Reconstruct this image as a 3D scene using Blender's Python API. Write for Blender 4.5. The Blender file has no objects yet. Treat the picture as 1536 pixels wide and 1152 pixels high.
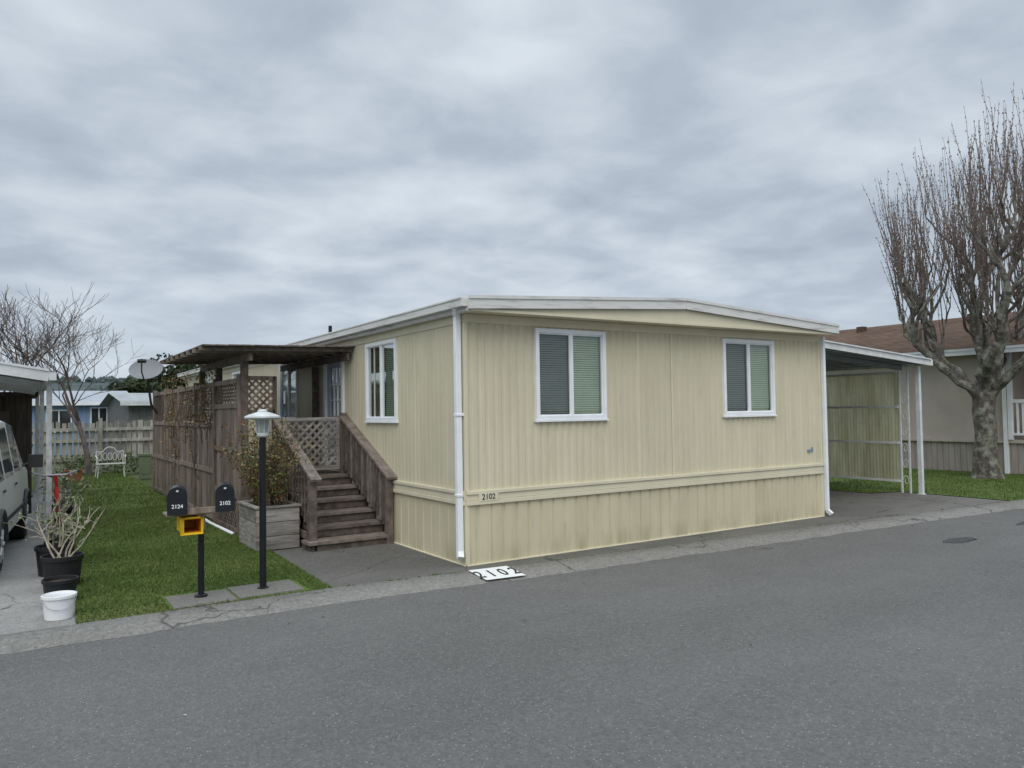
import bpy, bmesh, math, random
from mathutils import Vector, Matrix, noise as mnoise
random.seed(7)
R=random.random
def U(a,b): return a+(b-a)*random.random()
scene=bpy.context.scene
COL=scene.collection

# ------------------------------------------------------------ materials
def newmat(name):
    m=bpy.data.materials.new(name); m.use_nodes=True
    nt=m.node_tree; b=nt.nodes['Principled BSDF']
    return m,nt,b
def M(name,col,rough=.75,var=.15,scale=5,stretch=(1,1,1),bump=0,bscale=None,metal=0,col2=None,spec=.3,lo=.35,hi=.65,detail=4):
    m,nt,b=newmat(name); N=nt.nodes; L=nt.links
    tc=N.new('ShaderNodeTexCoord'); mp=N.new('ShaderNodeMapping'); mp.inputs['Scale'].default_value=stretch
    L.new(tc.outputs['Object'],mp.inputs['Vector'])
    n=N.new('ShaderNodeTexNoise'); n.inputs['Scale'].default_value=scale; n.inputs['Detail'].default_value=detail; n.inputs['Roughness'].default_value=.6
    L.new(mp.outputs[0],n.inputs['Vector'])
    r=N.new('ShaderNodeValToRGB'); r.color_ramp.elements[0].position=lo; r.color_ramp.elements[1].position=hi
    c2=col2 if col2 else tuple(min(1,c*(1+var)) for c in col)
    c1=col if col2 else tuple(c*(1-var) for c in col)
    r.color_ramp.elements[0].color=(*c1,1); r.color_ramp.elements[1].color=(*c2,1)
    L.new(n.outputs['Fac'],r.inputs['Fac']); L.new(r.outputs['Color'],b.inputs['Base Color'])
    b.inputs['Roughness'].default_value=rough; b.inputs['Metallic'].default_value=metal; b.inputs['Specular IOR Level'].default_value=spec
    if bump:
        n2=N.new('ShaderNodeTexNoise'); n2.inputs['Scale'].default_value=bscale or scale*4; n2.inputs['Detail'].default_value=2
        L.new(mp.outputs[0],n2.inputs['Vector'])
        bp=N.new('ShaderNodeBump'); bp.inputs['Strength'].default_value=bump; bp.inputs['Distance'].default_value=.01
        L.new(n2.outputs['Fac'],bp.inputs['Height']); L.new(bp.outputs[0],b.inputs['Normal'])
    return m
def mix_rgb(nt,fac,a,b,mode='MIX'):
    x=nt.nodes.new('ShaderNodeMix'); x.data_type='RGBA'; x.blend_type=mode
    if isinstance(fac,(int,float)): x.inputs[0].default_value=fac
    else: nt.links.new(fac,x.inputs[0])
    for v,i in ((a,6),(b,7)):
        if isinstance(v,tuple): x.inputs[i].default_value=(*v,1)
        else: nt.links.new(v,x.inputs[i])
    return x.outputs[2]
def noise_fac(nt,scale,lo,hi,stretch=(1,1,1),detail=5,rough=.6):
    N=nt.nodes;L=nt.links
    tc=N.new('ShaderNodeTexCoord'); mp=N.new('ShaderNodeMapping'); mp.inputs['Scale'].default_value=stretch
    L.new(tc.outputs['Object'],mp.inputs['Vector'])
    n=N.new('ShaderNodeTexNoise'); n.inputs['Scale'].default_value=scale; n.inputs['Detail'].default_value=detail; n.inputs['Roughness'].default_value=rough
    L.new(mp.outputs[0],n.inputs['Vector'])
    r=N.new('ShaderNodeMapRange'); r.inputs[1].default_value=lo; r.inputs[2].default_value=hi
    L.new(n.outputs['Fac'],r.inputs[0]); return r.outputs[0], n.outputs['Fac']
def asphalt(name,base,dark,light,patch=.25,speck=.5,cell=62,cracks=False,con=1.0):
    m,nt,b=newmat(name); L=nt.links;N=nt.nodes
    f2,_=noise_fac(nt,.35,.3,.7,stretch=(.5,1.3,1),detail=4)
    f3,h3=noise_fac(nt,2.5,.35,.75,detail=5,rough=.7)
    f4,h4=noise_fac(nt,22,.38,.62,detail=3,rough=.7)
    tc=N.new('ShaderNodeTexCoord'); v=N.new('ShaderNodeTexVoronoi'); v.inputs['Scale'].default_value=cell
    L.new(tc.outputs['Object'],v.inputs['Vector'])
    sep=N.new('ShaderNodeSeparateColor'); L.new(v.outputs['Color'],sep.inputs[0])
    c=mix_rgb(nt,sep.outputs[1],tuple(x*(1-.45*con) for x in base),tuple(x*(1+.40*con) for x in base))
    c=mix_rgb(nt,.35,c,mix_rgb(nt,f4,tuple(x*.62 for x in base),tuple(x*1.38 for x in base)))
    c2=mix_rgb(nt,f2,dark,light)
    c=mix_rgb(nt,patch,c,c2)
    c=mix_rgb(nt,f3,c,mix_rgb(nt,.30,c,dark))
    mr=N.new('ShaderNodeMapRange'); mr.inputs[1].default_value=.45; mr.inputs[2].default_value=.25; L.new(v.outputs['Distance'],mr.inputs[0])
    gt=N.new('ShaderNodeMath'); gt.operation='GREATER_THAN'; gt.inputs[1].default_value=.93; L.new(sep.outputs[0],gt.inputs[0])
    mu=N.new('ShaderNodeMath'); mu.operation='MULTIPLY'; L.new(mr.outputs[0],mu.inputs[0]); L.new(gt.outputs[0],mu.inputs[1])
    mu2=N.new('ShaderNodeMath'); mu2.operation='MULTIPLY'; mu2.inputs[1].default_value=speck; L.new(mu.outputs[0],mu2.inputs[0])
    c=mix_rgb(nt,mu2.outputs[0],c,(.40,.38,.35))
    if cracks:
        mp=N.new('ShaderNodeVectorMath');mp.operation='MULTIPLY_ADD'
        nn=N.new('ShaderNodeTexNoise');nn.inputs['Scale'].default_value=1.6;nn.inputs['Detail'].default_value=4;L.new(tc.outputs['Object'],nn.inputs['Vector'])
        L.new(nn.outputs['Color'],mp.inputs[0]);mp.inputs[1].default_value=(.9,.9,0);L.new(tc.outputs['Object'],mp.inputs[2])
        vc=N.new('ShaderNodeTexVoronoi');vc.feature='DISTANCE_TO_EDGE';vc.inputs['Scale'].default_value=.5;L.new(mp.outputs[0],vc.inputs['Vector'])
        mc=N.new('ShaderNodeMapRange');mc.inputs[1].default_value=.006;mc.inputs[2].default_value=.0;mc.inputs[4].default_value=.75;L.new(vc.outputs['Distance'],mc.inputs[0])
        c=mix_rgb(nt,mc.outputs[0],c,(.03,.03,.028))
    L.new(c,b.inputs['Base Color']); b.inputs['Roughness'].default_value=.85; b.inputs['Specular IOR Level'].default_value=.22
    bp=N.new('ShaderNodeBump'); bp.inputs['Strength'].default_value=.7; bp.inputs['Distance'].default_value=.006
    L.new(v.outputs['Distance'],bp.inputs['Height']); L.new(bp.outputs[0],b.inputs['Normal'])
    return m
def siding(name,col,stain):
    m,nt,b=newmat(name); L=nt.links;N=nt.nodes
    f1,h=noise_fac(nt,2.2,.4,.75,stretch=(2.2,2.2,.35),detail=5)
    f2,_=noise_fac(nt,.7,.3,.7,detail=3)
    f3,_=noise_fac(nt,14,.56,.8,stretch=(1.5,1.5,.25),detail=5)
    c=mix_rgb(nt,f2,tuple(x*.95 for x in col),tuple(min(1,x*1.05) for x in col))
    c=mix_rgb(nt,f1,c,mix_rgb(nt,.28,c,stain))
    c=mix_rgb(nt,f3,c,mix_rgb(nt,.42,c,stain))
    # splash dirt close to the ground
    tc=N.new('ShaderNodeTexCoord'); s=N.new('ShaderNodeSeparateXYZ'); L.new(tc.outputs['Object'],s.inputs[0])
    mr=N.new('ShaderNodeMapRange'); mr.inputs[1].default_value=.25; mr.inputs[2].default_value=.02; mr.inputs[4].default_value=.65
    L.new(s.outputs[2],mr.inputs[0]); mm=N.new('ShaderNodeMath'); mm.operation='MULTIPLY'; L.new(mr.outputs[0],mm.inputs[0]); L.new(f1,mm.inputs[1])
    c=mix_rgb(nt,mm.outputs[0],c,(.22,.2,.12))
    L.new(c,b.inputs['Base Color']); b.inputs['Roughness'].default_value=.55; b.inputs['Specular IOR Level'].default_value=.3
    return m
def glassmat(name,tint,refl=.12):
    m,nt,b=newmat(name); L=nt.links;N=nt.nodes
    N.remove(b); out=N['Material Output']
    t=N.new('ShaderNodeBsdfTransparent'); t.inputs[0].default_value=(*tint,1)
    g=N.new('ShaderNodeBsdfGlossy'); g.inputs['Roughness'].default_value=.03; g.inputs['Color'].default_value=(.8,.85,.85,1)
    lw=N.new('ShaderNodeLayerWeight'); lw.inputs[0].default_value=.25
    ad=N.new('ShaderNodeMath'); ad.operation='MULTIPLY_ADD'; ad.inputs[1].default_value=.5; ad.inputs[2].default_value=refl; L.new(lw.outputs['Fresnel'],ad.inputs[0])
    mx=N.new('ShaderNodeMixShader'); L.new(ad.outputs[0],mx.inputs[0]); L.new(t.outputs[0],mx.inputs[1]); L.new(g.outputs[0],mx.inputs[2]); L.new(mx.outputs[0],out.inputs[0])
    return m

CREAM=(.638,.588,.432)
mSide=siding('cream_siding',CREAM,(.38,.34,.22))
mSkirt=siding('cream_skirting',(.615,.56,.395),(.34,.30,.18))
mTrim=M('cream_trim',(.67,.62,.465),rough=.5,var=.05,scale=3,bump=.05)
mWhite=M('white_paint',(.84,.86,.88),rough=.45,var=.05,scale=4)
mFascia=M('weathered_white_fascia',(.68,.68,.66),col2=(.44,.43,.39),scale=6,stretch=(.4,.4,3),lo=.5,hi=.75,rough=.6)
mRoofTop=M('roof_coating',(.5,.5,.48),var=.1)
mGlassD=glassmat('glass_screened',(.52,.54,.54),.08)
mGlassG=glassmat('glass_clear',(.80,.87,.76),.12)
mBlind=M('blind_slats',(.68,.73,.65),var=.06,rough=.6)
mDark=M('dark_interior',(.05,.055,.05),var=.2)
mDoor=M('door_paint',(.42,.46,.52),var=.06,rough=.5)
WOOD=[M('deck_wood_a',(.115,.093,.078),var=.35,scale=9,stretch=(1.3,1.3,1.3),bump=.4),
      M('deck_wood_b',(.145,.118,.10),var=.35,scale=9,bump=.4),
      M('deck_wood_c',(.195,.165,.14),var=.3,scale=9,bump=.4)]
FW=[M('fence_wood_a',(.155,.122,.10),var=.4,scale=7,stretch=(2,2,.4),bump=.4),
    M('fence_wood_b',(.195,.155,.127),var=.35,scale=7,stretch=(2,2,.4),bump=.4),
    M('fence_wood_c',(.245,.20,.165),var=.35,scale=7,stretch=(2,2,.4),bump=.4)]
GW=[M('grey_wood_a',(.20,.185,.17),var=.4,scale=6,stretch=(.5,1,4),bump=.4),
    M('grey_wood_b',(.25,.23,.21),var=.35,scale=6,stretch=(.5,1,4),bump=.4),
    M('grey_wood_c',(.30,.28,.26),var=.35,scale=6,stretch=(.5,1,4),bump=.4)]
mBlack=M('black_paint',(.012,.013,.016),var=.2,rough=.4)
mPlast=M('black_plastic',(.018,.018,.02),var=.2,rough=.5)

# ------------------------------------------------------------ mesh builder
class MB:
    def __init__(s): s.v=[];s.f=[];s.m=[]
    def add(s,vs,fs,m=0):
        o=len(s.v); s.v+= [tuple(v) for v in vs]
        for f in fs: s.f.append(tuple(i+o for i in f)); s.m.append(m)
    def box(s,x0,x1,y0,y1,z0,z1,m=0):
        s.add([(x0,y0,z0),(x1,y0,z0),(x1,y1,z0),(x0,y1,z0),(x0,y0,z1),(x1,y0,z1),(x1,y1,z1),(x0,y1,z1)],
              [(0,3,2,1),(4,5,6,7),(0,1,5,4),(1,2,6,5),(2,3,7,6),(3,0,4,7)],m)
    def pbox(s,P,s0,s1,d0,d1,z0,z1,m=0):
        s.add([P(a,d,z) for z in (z0,z1) for a,d in ((s0,d0),(s1,d0),(s1,d1),(s0,d1))],
              [(0,3,2,1),(4,5,6,7),(0,1,5,4),(1,2,6,5),(2,3,7,6),(3,0,4,7)],m)
    def quad(s,a,b,c,d,m=0): s.add([a,b,c,d],[(0,1,2,3)],m)
    def beam(s,p0,p1,up,w,h,m=0):
        p0=Vector(p0);p1=Vector(p1);d=(p1-p0).normalized();up=Vector(up)
        sd=d.cross(up).normalized()*w/2; u=sd.cross(d).normalized()*h/2
        vs=[p+a*sd+b*u for p in (p0,p1) for a,b in ((-1,-1),(1,-1),(1,1),(-1,1))]
        s.add(vs,[(0,3,2,1),(4,5,6,7),(0,1,5,4),(1,2,6,5),(2,3,7,6),(3,0,4,7)],m)
    def tube(s,path,rad,n=6,m=0,cap=True):
        path=[Vector(p) for p in path]
        if not hasattr(rad,'__len__'): rad=[rad]*len(path)
        vs=[];prev=None
        for i,p in enumerate(path):
            t=(path[min(i+1,len(path)-1)]-path[max(i-1,0)])
            if t.length<1e-9: t=Vector((0,0,1))
            t.normalize()
            if prev is None:
                a=Vector((0,0,1)) if abs(t.z)<.9 else Vector((1,0,0)); x=t.cross(a).normalized()
            else:
                x=(prev-t*prev.dot(t)); 
                x = x.normalized() if x.length>1e-6 else t.orthogonal().normalized()
            prev=x;y=t.cross(x)
            for k in range(n):
                an=2*math.pi*k/n; vs.append(p+(x*math.cos(an)+y*math.sin(an))*rad[i])
        fs=[]
        for i in range(len(path)-1):
            for k in range(n):
                a=i*n+k;b=i*n+(k+1)%n; fs.append((a,b,b+n,a+n))
        if cap and n>3: fs.append(tuple(range(n-1,-1,-1))); fs.append(tuple((len(path)-1)*n+k for k in range(n)))
        s.add(vs,fs,m)
    def lathe(s,c,prof,n=24,m=0):
        vs=[];fs=[]
        for r,z in prof:
            for k in range(n):
                a=2*math.pi*k/n; vs.append((c[0]+r*math.cos(a),c[1]+r*math.sin(a),c[2]+z))
        for i in range(len(prof)-1):
            for k in range(n):
                a=i*n+k;b=i*n+(k+1)%n; fs.append((a,b,b+n,a+n))
        s.add(vs,fs,m)
    def poly(s,pts,z,m=0): s.add([(x,y,z) for x,y in pts],[tuple(range(len(pts)))],m)
    def lattice(s,O,Uv,Vv,w,h,sp=.11,sw=.03,th=.008,ms=(0,)):
        O=Vector(O);Uv=Vector(Uv);Vv=Vector(Vv);Nn=Uv.cross(Vv)
        P=lambda x,y,o:O+Uv*x+Vv*y+Nn*o
        c=-h+sp*.5
        while c<w:
            y0=max(0,-c);y1=min(h,w-c)
            if y1-y0>.02: s.beam(P(c+y0,y0,th*.5),P(c+y1,y1,th*.5),Nn,sw,th,random.choice(ms))
            c+=sp
        c=sp*.5
        while c<w+h:
            y0=max(0,c-w);y1=min(h,c)
            if y1-y0>.02: s.beam(P(c-y0,y0,-th*.55),P(c-y1,y1,-th*.55),Nn,sw,th,random.choice(ms))
            c+=sp
    def leaves(s,c,r,n,size,ms=(0,),flat=.0):
        for _ in range(n):
            while True:
                p=Vector((U(-1,1),U(-1,1),U(-1,1)))
                if .15<p.length<1: break
            p=Vector((c[0]+p.x*r[0],c[1]+p.y*r[1],c[2]+p.z*r[2]))
            a=Vector((U(-1,1),U(-1,1),U(-1,1))).normalized(); b=a.orthogonal().normalized()
            b=(Matrix.Rotation(U(0,6.28),3,a)@b); k=size*U(.6,1.3)
            c2=a.cross(b)
            s.add([p-b*k*.5,p+c2*k*.28,p+b*k*.5,p-c2*k*.28],[(0,1,2,3)],random.choice(ms))
    def build(s,name,mats,parent=None,smooth=False,recalc=True,bevel=0,loc=None):
        me=bpy.data.meshes.new(name)
        if parent is None and loc is None:
            xs=[v[0] for v in s.v];ys=[v[1] for v in s.v];zs=[v[2] for v in s.v]
            loc=(round((min(xs)+max(xs))/2,3),round((min(ys)+max(ys))/2,3),0)
        if parent is not None: off=parent.location
        else: off=Vector(loc)
        ox,oy,oz=off
        me.from_pydata([(x-ox,y-oy,z-oz) for x,y,z in s.v],[],s.f)
        me.polygons.foreach_set('material_index',s.m)
        for m in mats: me.materials.append(m)
        if recalc:
            bm=bmesh.new();bm.from_mesh(me);bmesh.ops.recalc_face_normals(bm,faces=bm.faces);bm.to_mesh(me);bm.free()
        if smooth:
            me.polygons.foreach_set('use_smooth',[True]*len(me.polygons))
        me.update()
        ob=bpy.data.objects.new(name,me);COL.objects.link(ob)
        if parent is not None: ob.parent=parent
        else: ob.location=loc
        if bevel:
            bv=ob.modifiers.new('bevel','BEVEL');bv.width=bevel;bv.segments=2;bv.limit_method='ANGLE'
        return ob
def empty(name,loc):
    e=bpy.data.objects.new(name,None);COL.objects.link(e);e.location=loc;e.empty_display_size=.3;return e
def text(name,body,size,mat,loc,xdir,ydir,parent,extr=.001,sy=1.0):
    cu=bpy.data.curves.new(name,'FONT');cu.body=body;cu.size=size;cu.align_x='CENTER';cu.extrude=extr;cu.offset=size*.012
    t=bpy.data.objects.new(name,cu);COL.objects.link(t)
    bpy.context.view_layer.update()
    dg=bpy.context.evaluated_depsgraph_get()
    me=bpy.data.meshes.new_from_object(t.evaluated_get(dg)); bpy.data.objects.remove(t)
    ys=[v.co.y for v in me.vertices];cy=(min(ys)+max(ys))/2;xs=[v.co.x for v in me.vertices];cx=(min(xs)+max(xs))/2
    me.transform(Matrix.Translation((-cx,-cy,0)));me.transform(Matrix.Diagonal((1,sy,1,1)))
    x=Vector(xdir).normalized();y=Vector(ydir).normalized();z=x.cross(y)
    mt=Matrix((x,y,z)).transposed().to_4x4(); mt.translation=Vector(loc)-(parent.location if parent else Vector())
    me.transform(mt);me.materials.clear();me.materials.append(mat)
    o=bpy.data.objects.new(name,me);COL.objects.link(o)
    if parent:o.parent=parent
    return o

# ------------------------------------------------------------ camera
F=Vector((.543,.8397,0));Rr=Vector((.8397,-.543,0));Z=Vector((0,0,1))
pit=.0349;rol=.015
fw=(F*math.cos(pit)+Z*math.sin(pit));up0=Rr.cross(fw).normalized()
right=Rr*math.cos(rol)-up0*math.sin(rol);up=up0*math.cos(rol)+Rr*math.sin(rol)
cam=bpy.data.cameras.new('camera');co=bpy.data.objects.new('camera',cam);COL.objects.link(co)
mt=Matrix((right,up,-fw)).transposed().to_4x4();mt.translation=(-4.01,-7.13,1.65);co.matrix_world=mt
cam.sensor_width=36;cam.lens=27.02;cam.clip_end=3000;cam.clip_start=.05
scene.camera=co

# ------------------------------------------------------------ world + sun
sd=Vector((-.42,-.58,.80)).normalized()
w=bpy.data.worlds.new('World');scene.world=w;w.use_nodes=True
nt=w.node_tree;N=nt.nodes;L=nt.links;bg=N['Background']
sky=N.new('ShaderNodeTexSky');sky.sky_type='NISHITA';sky.sun_disc=False
sky.sun_elevation=math.asin(sd.z);sky.sun_rotation=math.atan2(sd.x,sd.y)
tc=N.new('ShaderNodeTexCoord');sp=N.new('ShaderNodeSeparateXYZ');L.new(tc.outputs['Generated'],sp.inputs[0])
def math_(op,a,b=None,c=None):
    x=N.new('ShaderNodeMath');x.operation=op
    for i,v in enumerate((a,b,c)):
        if v is None: continue
        if isinstance(v,(int,float)): x.inputs[i].default_value=v
        else: L.new(v,x.inputs[i])
    return x.outputs[0]
zc=math_('ADD',math_('MAXIMUM',sp.outputs[2],0.0),.17)
px=math_('DIVIDE',sp.outputs[0],zc);py=math_('DIVIDE',sp.outputs[1],zc)
cb=N.new('ShaderNodeCombineXYZ');L.new(px,cb.inputs[0]);L.new(py,cb.inputs[1])
def wn(scale,detail,rough,dist,off):
    mp=N.new('ShaderNodeMapping');mp.inputs['Location'].default_value=off
    L.new(cb.outputs[0],mp.inputs['Vector'])
    n=N.new('ShaderNodeTexNoise');n.inputs['Scale'].default_value=scale;n.inputs['Detail'].default_value=detail;n.inputs['Roughness'].default_value=rough;n.inputs['Distortion'].default_value=dist
    L.new(mp.outputs[0],n.inputs['Vector']);return n.outputs['Fac']
a=wn(.85,2,.5,.15,(2.3,6.2,0));b2=wn(2.9,6,.52,.2,(8,2,0))
f=math_('ADD',math_('MULTIPLY',a,.48),math_('MULTIPLY',b2,.52))
rp=N.new('ShaderNodeValToRGB');e=rp.color_ramp.elements
e[0].position=.36;e[0].color=(.405,.465,.55,1);e[1].position=.66;e[1].color=(.72,.79,.855,1)
x=e.new(.45);x.color=(.47,.535,.62,1);x=e.new(.54);x.color=(.58,.65,.73,1)
L.new(f,rp.inputs[0])
# lighter haze low down, brighter overhead (overcast luminance distribution)
hz=N.new('ShaderNodeMapRange');hz.inputs[1].default_value=.18;hz.inputs[2].default_value=0.0;hz.inputs[3].default_value=0;hz.inputs[4].default_value=.6
L.new(sp.outputs[2],hz.inputs[0])
def wmix(fac,a,b,mode='MIX'):
    x=N.new('ShaderNodeMix');x.data_type='RGBA';x.blend_type=mode
    if isinstance(fac,(int,float)):x.inputs[0].default_value=fac
    else:L.new(fac,x.inputs[0])
    for v,i in((a,6),(b,7)):
        if isinstance(v,tuple):x.inputs[i].default_value=(*v,1)
        else:L.new(v,x.inputs[i])
    return x.outputs[2]
c=wmix(hz.outputs[0],rp.outputs[0],(.58,.67,.76))
gn=N.new('ShaderNodeMapRange');gn.interpolation_type='SMOOTHSTEP';gn.inputs[1].default_value=.48;gn.inputs[2].default_value=.95;gn.inputs[3].default_value=1;gn.inputs[4].default_value=2.5
L.new(sp.outputs[2],gn.inputs[0])
vm=N.new('ShaderNodeVectorMath');vm.operation='SCALE';L.new(c,vm.inputs[0]);L.new(gn.outputs[0],vm.inputs['Scale'])
vs=N.new('ShaderNodeVectorMath');vs.operation='SCALE';L.new(sky.outputs[0],vs.inputs[0]);vs.inputs['Scale'].default_value=.1
c=wmix(.95,vs.outputs[0],vm.outputs[0])
L.new(c,bg.inputs['Color']);bg.inputs['Strength'].default_value=1.0
sl=bpy.data.lights.new('sun','SUN');sl.energy=1.5;sl.angle=math.radians(50);sl.color=(1,.95,.86)
so=bpy.data.objects.new('sun',sl);COL.objects.link(so);so.rotation_euler=sd.to_track_quat('Z','Y').to_euler();so.location=(-10,-15,20)
scene.view_settings.view_transform='Standard';scene.view_settings.look='None';scene.view_settings.exposure=0

# ------------------------------------------------------------ ground
def edgeY(x):
    pts=[(-60,-.60),(-1.5,-.63),(0.2,-.79),(3,-.95),(6.2,-1.10),(10,-1.33),(16,-1.50),(80,-3)]
    for (a,ya),(b,yb) in zip(pts,pts[1:]):
        if x<=b: return ya+(yb-ya)*(x-a)/(b-a)
    return pts[-1][1]
mGround=M('ground_turf',(.05,.075,.02),col2=(.09,.10,.04),scale=.4,rough=.95)
g=MB();g.quad((-900,-900,-.03),(900,-900,-.03),(900,900,-.03),(-900,900,-.03));g.build('ground',[mGround],loc=(0,0,0))
mRoad=asphalt('road_asphalt',(.140,.137,.131),(.085,.083,.08),(.19,.186,.178),patch=.38,speck=.6,cell=78,con=.85)
g=MB();xs=[-60,-12,-1.5,.2,3,6.2,10,16,80]
for a,b in zip(xs,xs[1:]): g.quad((a,-45,0),(b,-45,0),(b,edgeY(b)+.03,0),(a,edgeY(a)+.03,0))
g.build('road',[mRoad],loc=(0,0,0))
mOil=asphalt('patched_asphalt',(.075,.075,.074),(.045,.045,.045),(.10,.10,.10))
g=MB()
for cx,cy,rx,ry,ph in((5.63,-2.18,.30,.13,0),(7.9,-2.05,.5,.10,2)):
    g.poly([(cx+rx*math.cos(t)*(1+.6*mnoise.noise(Vector((math.cos(t)*2,math.sin(t)*2,ph)))),cy+ry*math.sin(t)*(1+.6*mnoise.noise(Vector((math.cos(t)*2,math.sin(t)*2,ph+9))))) for t in[2*math.pi*k/32 for k in range(32)]],.004)
g.build('asphalt_patches',[mOil],loc=(0,0,0))
mCurb=asphalt('curb_concrete',(.225,.217,.20),(.12,.117,.108),(.30,.29,.265),patch=.4,speck=.5,cell=45,cracks=True)
g=MB();prof=[(0,.001),(.06,.014),(.18,.032),(.42,.044),(.44,.015)]
xx=-30;rows=[]
while xx<40:
    y=edgeY(xx);row=[]
    for d,z in prof:
        jn=(mnoise.noise(Vector((xx*2.3,d*5,1)))*.05+mnoise.noise(Vector((xx*9,d*5,1)))*.02) if d==0 else mnoise.noise(Vector((xx*3,d*9,4)))*.012
        row.append((xx,y+d+jn,z+ (abs(jn)*.3 if d>0 else 0)))
    rows.append(row);xx+=.06
vsx=[v for r in rows for v in r];n=len(prof)
g.add(vsx,[(i*n+j,i*n+n+j,i*n+n+j+1,i*n+j+1) for i in range(len(rows)-1) for j in range(n-1)])
g.build('curb',[mCurb],loc=(0,0,0),smooth=True)
mPad=asphalt('pad_asphalt',(.138,.132,.122),(.065,.063,.058),(.23,.222,.20),patch=.55,speck=.5,cracks=True)
g=MB();pts=[]
g.poly([(-1.52,edgeY(-1.5)+.40),(.2,edgeY(.2)+.40),(0.2,3.6),(-1.44,3.6)],.02)
g.poly([(.2,edgeY(.2)+.40),(3,edgeY(3)+.40),(6.2,edgeY(6.2)+.40),(6.2,.3),(.2,.3)],.02)
g.poly([(6.2,edgeY(6.2)+.40),(9.95,edgeY(9.95)+.40),(9.95,1.1),(9.3,1.3),(9.2,14),(6.2,14)],.02)
g.build('asphalt_pad',[mPad],loc=(0,0,0))
mConc=asphalt('driveway_concrete',(.28,.275,.262),(.15,.147,.138),(.36,.35,.33),patch=.5,speck=.2,cracks=True)
g=MB();g.poly([(-14,-.18),(-3.60,-.19),(-2.95,13),(-14,13)],.02)
g.build('concrete_driveway',[mConc],loc=(0,0,0))

# lawns
mG=[M('grass_a',(.078,.124,.026),var=.3,scale=1.2,rough=.9,col2=(.115,.158,.040)),M('grass_b',(.062,.104,.021),var=.3,scale=2,rough=.9),M('grass_dry',(.18,.175,.08),var=.2,scale=3,rough=.9)]
def inpoly(x,y,p):
    c=False;j=len(p)-1
    for i in range(len(p)):
        if (p[i][1]>y)!=(p[j][1]>y) and x<(p[j][0]-p[i][0])*(y-p[i][1])/(p[j][1]-p[i][1])+p[i][0]: c=not c
        j=i
    return c
def lawn(name,poly,zones,z=.03,holes=()):
    g=MB();g.poly(poly,z,0)
    for (y0,y1,x0,x1,dens,hh) in zones:
        for _ in range(int((y1-y0)*(x1-x0)*dens)):
            x=U(x0,x1);y=U(y0,y1)
            if not inpoly(x,y,poly): continue
            if any(h[0]<x<h[1] and h[2]<y<h[3] for h in holes): continue
            n1=mnoise.noise(Vector((x*1.4,y*1.4,0)));n2=mnoise.noise(Vector((x*6,y*6,3)))
            h=hh*U(.5,1.2)*(1+.5*n1+.35*n2);a=U(0,6.28);wd=.0038*(hh/.03)**.5
            if R()<.002: h*=2
            lx=U(-.9,.9)*h;ly=U(-.9,.9)*h;dx=math.cos(a)*wd;dy=math.sin(a)*wd
            pd=.05+max(0,.25*mnoise.noise(Vector((x*.9,y*.9,5))))+(.35 if y<.12 and x<-3 else 0)
            mm=2 if R()<pd else (1 if R()<.4-.5*n2 else 0)
            g.add([(x-dx,y-dy,z),(x+dx,y+dy,z),(x+lx,y+ly,z+h)],[(0,1,2)],mm)
    return g.build(name,mG,recalc=False,loc=(0,0,0))
holes=[(-2.9,-1.72,-.12,.42)]
lawn('lawn',[(-3.60,-.19),(-1.53,-.23),(-1.44,2.25),(-1.40,18.4),(-2.8,18.4),(-2.95,13)],
     [(-.22,3.2,-3.7,-1.4,7500,.024),(3.2,8,-3.6,-1.4,3000,.03),(8,18.4,-3.3,-1.4,800,.045)],holes=holes)
lawn('lawn',[(9.96,-.92),(9.96,1.1),(9.31,1.3),(9.21,14),(40,14),(40,-1.75),(16,-1.09)],
     [(-1.2,3,9.3,16,900,.04),(3,8,9.2,15,300,.05)])
# slabs around the mail and lamp posts
mSlab=asphalt('slab_concrete',(.19,.183,.167),(.11,.107,.098),(.24,.23,.21),patch=.5,speck=.3)
g=MB();g.box(-2.88,-2.36,-.14,.36,.0,.042);g.box(-2.34,-1.76,-.08,.40,.0,.045)
g.build('concrete_slab',[mSlab],bevel=.008)
# weeds along the curb joint
g=MB()
for _ in range(300):
    x=random.choice([U(-3.4,-1.5),U(-1.5,.0),U(1,6),U(6,10)]);y=edgeY(x)+.43+U(-.03,.03)
    if mnoise.noise(Vector((x*3,0,2)))<.0: continue
    for k in range(8):
        a=U(0,6.28);g.add([(x+U(-.03,.03),y+U(-.02,.02),.03),(x+U(-.03,.03),y+U(-.02,.02),.03),(x+math.cos(a)*.04,y+math.sin(a)*.03,.03+U(.005,.025))],[(0,1,2)],random.choice((0,1,2,2)))
g.build('curb_weeds',mG,recalc=False,loc=(0,0,0))
# leaf and twig litter
g=MB()
for _ in range(170):
    x=U(-3.4,12);y=edgeY(x)+random.gauss(.0,.35)
    if R()<.25: x=U(-5,6);y=U(-6,-1)
    z=.052 if y>edgeY(x) else .008;s=U(.008,.02);a=U(0,6.28)
    if z>.05 and -.25<x<.35: continue
    g.add([(x+s*math.cos(a),y+s*math.sin(a),z),(x-s*.4*math.sin(a),y+s*.4*math.cos(a),z+.004),(x-s*math.cos(a),y-s*math.sin(a),z),(x+s*.4*math.sin(a),y-s*.4*math.cos(a),z+.002)],[(0,1,2,3)],random.choice((0,0,1)))
for x,y,a in((-3.95,-4.15,.7),(3.4,-1.2,2.4)):
    g.tube([(x,y,.006),(x+.06*math.cos(a),y+.06*math.sin(a),.009),(x+.13*math.cos(a+.2),y+.13*math.sin(a+.2),.006)],.003,4,0)
g.build('leaf_litter',[M('dead_leaf',(.10,.06,.035),var=.4,scale=30),M('pale_leaf',(.35,.32,.25),var=.3,scale=30)],recalc=False,loc=(0,0,0))
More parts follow.
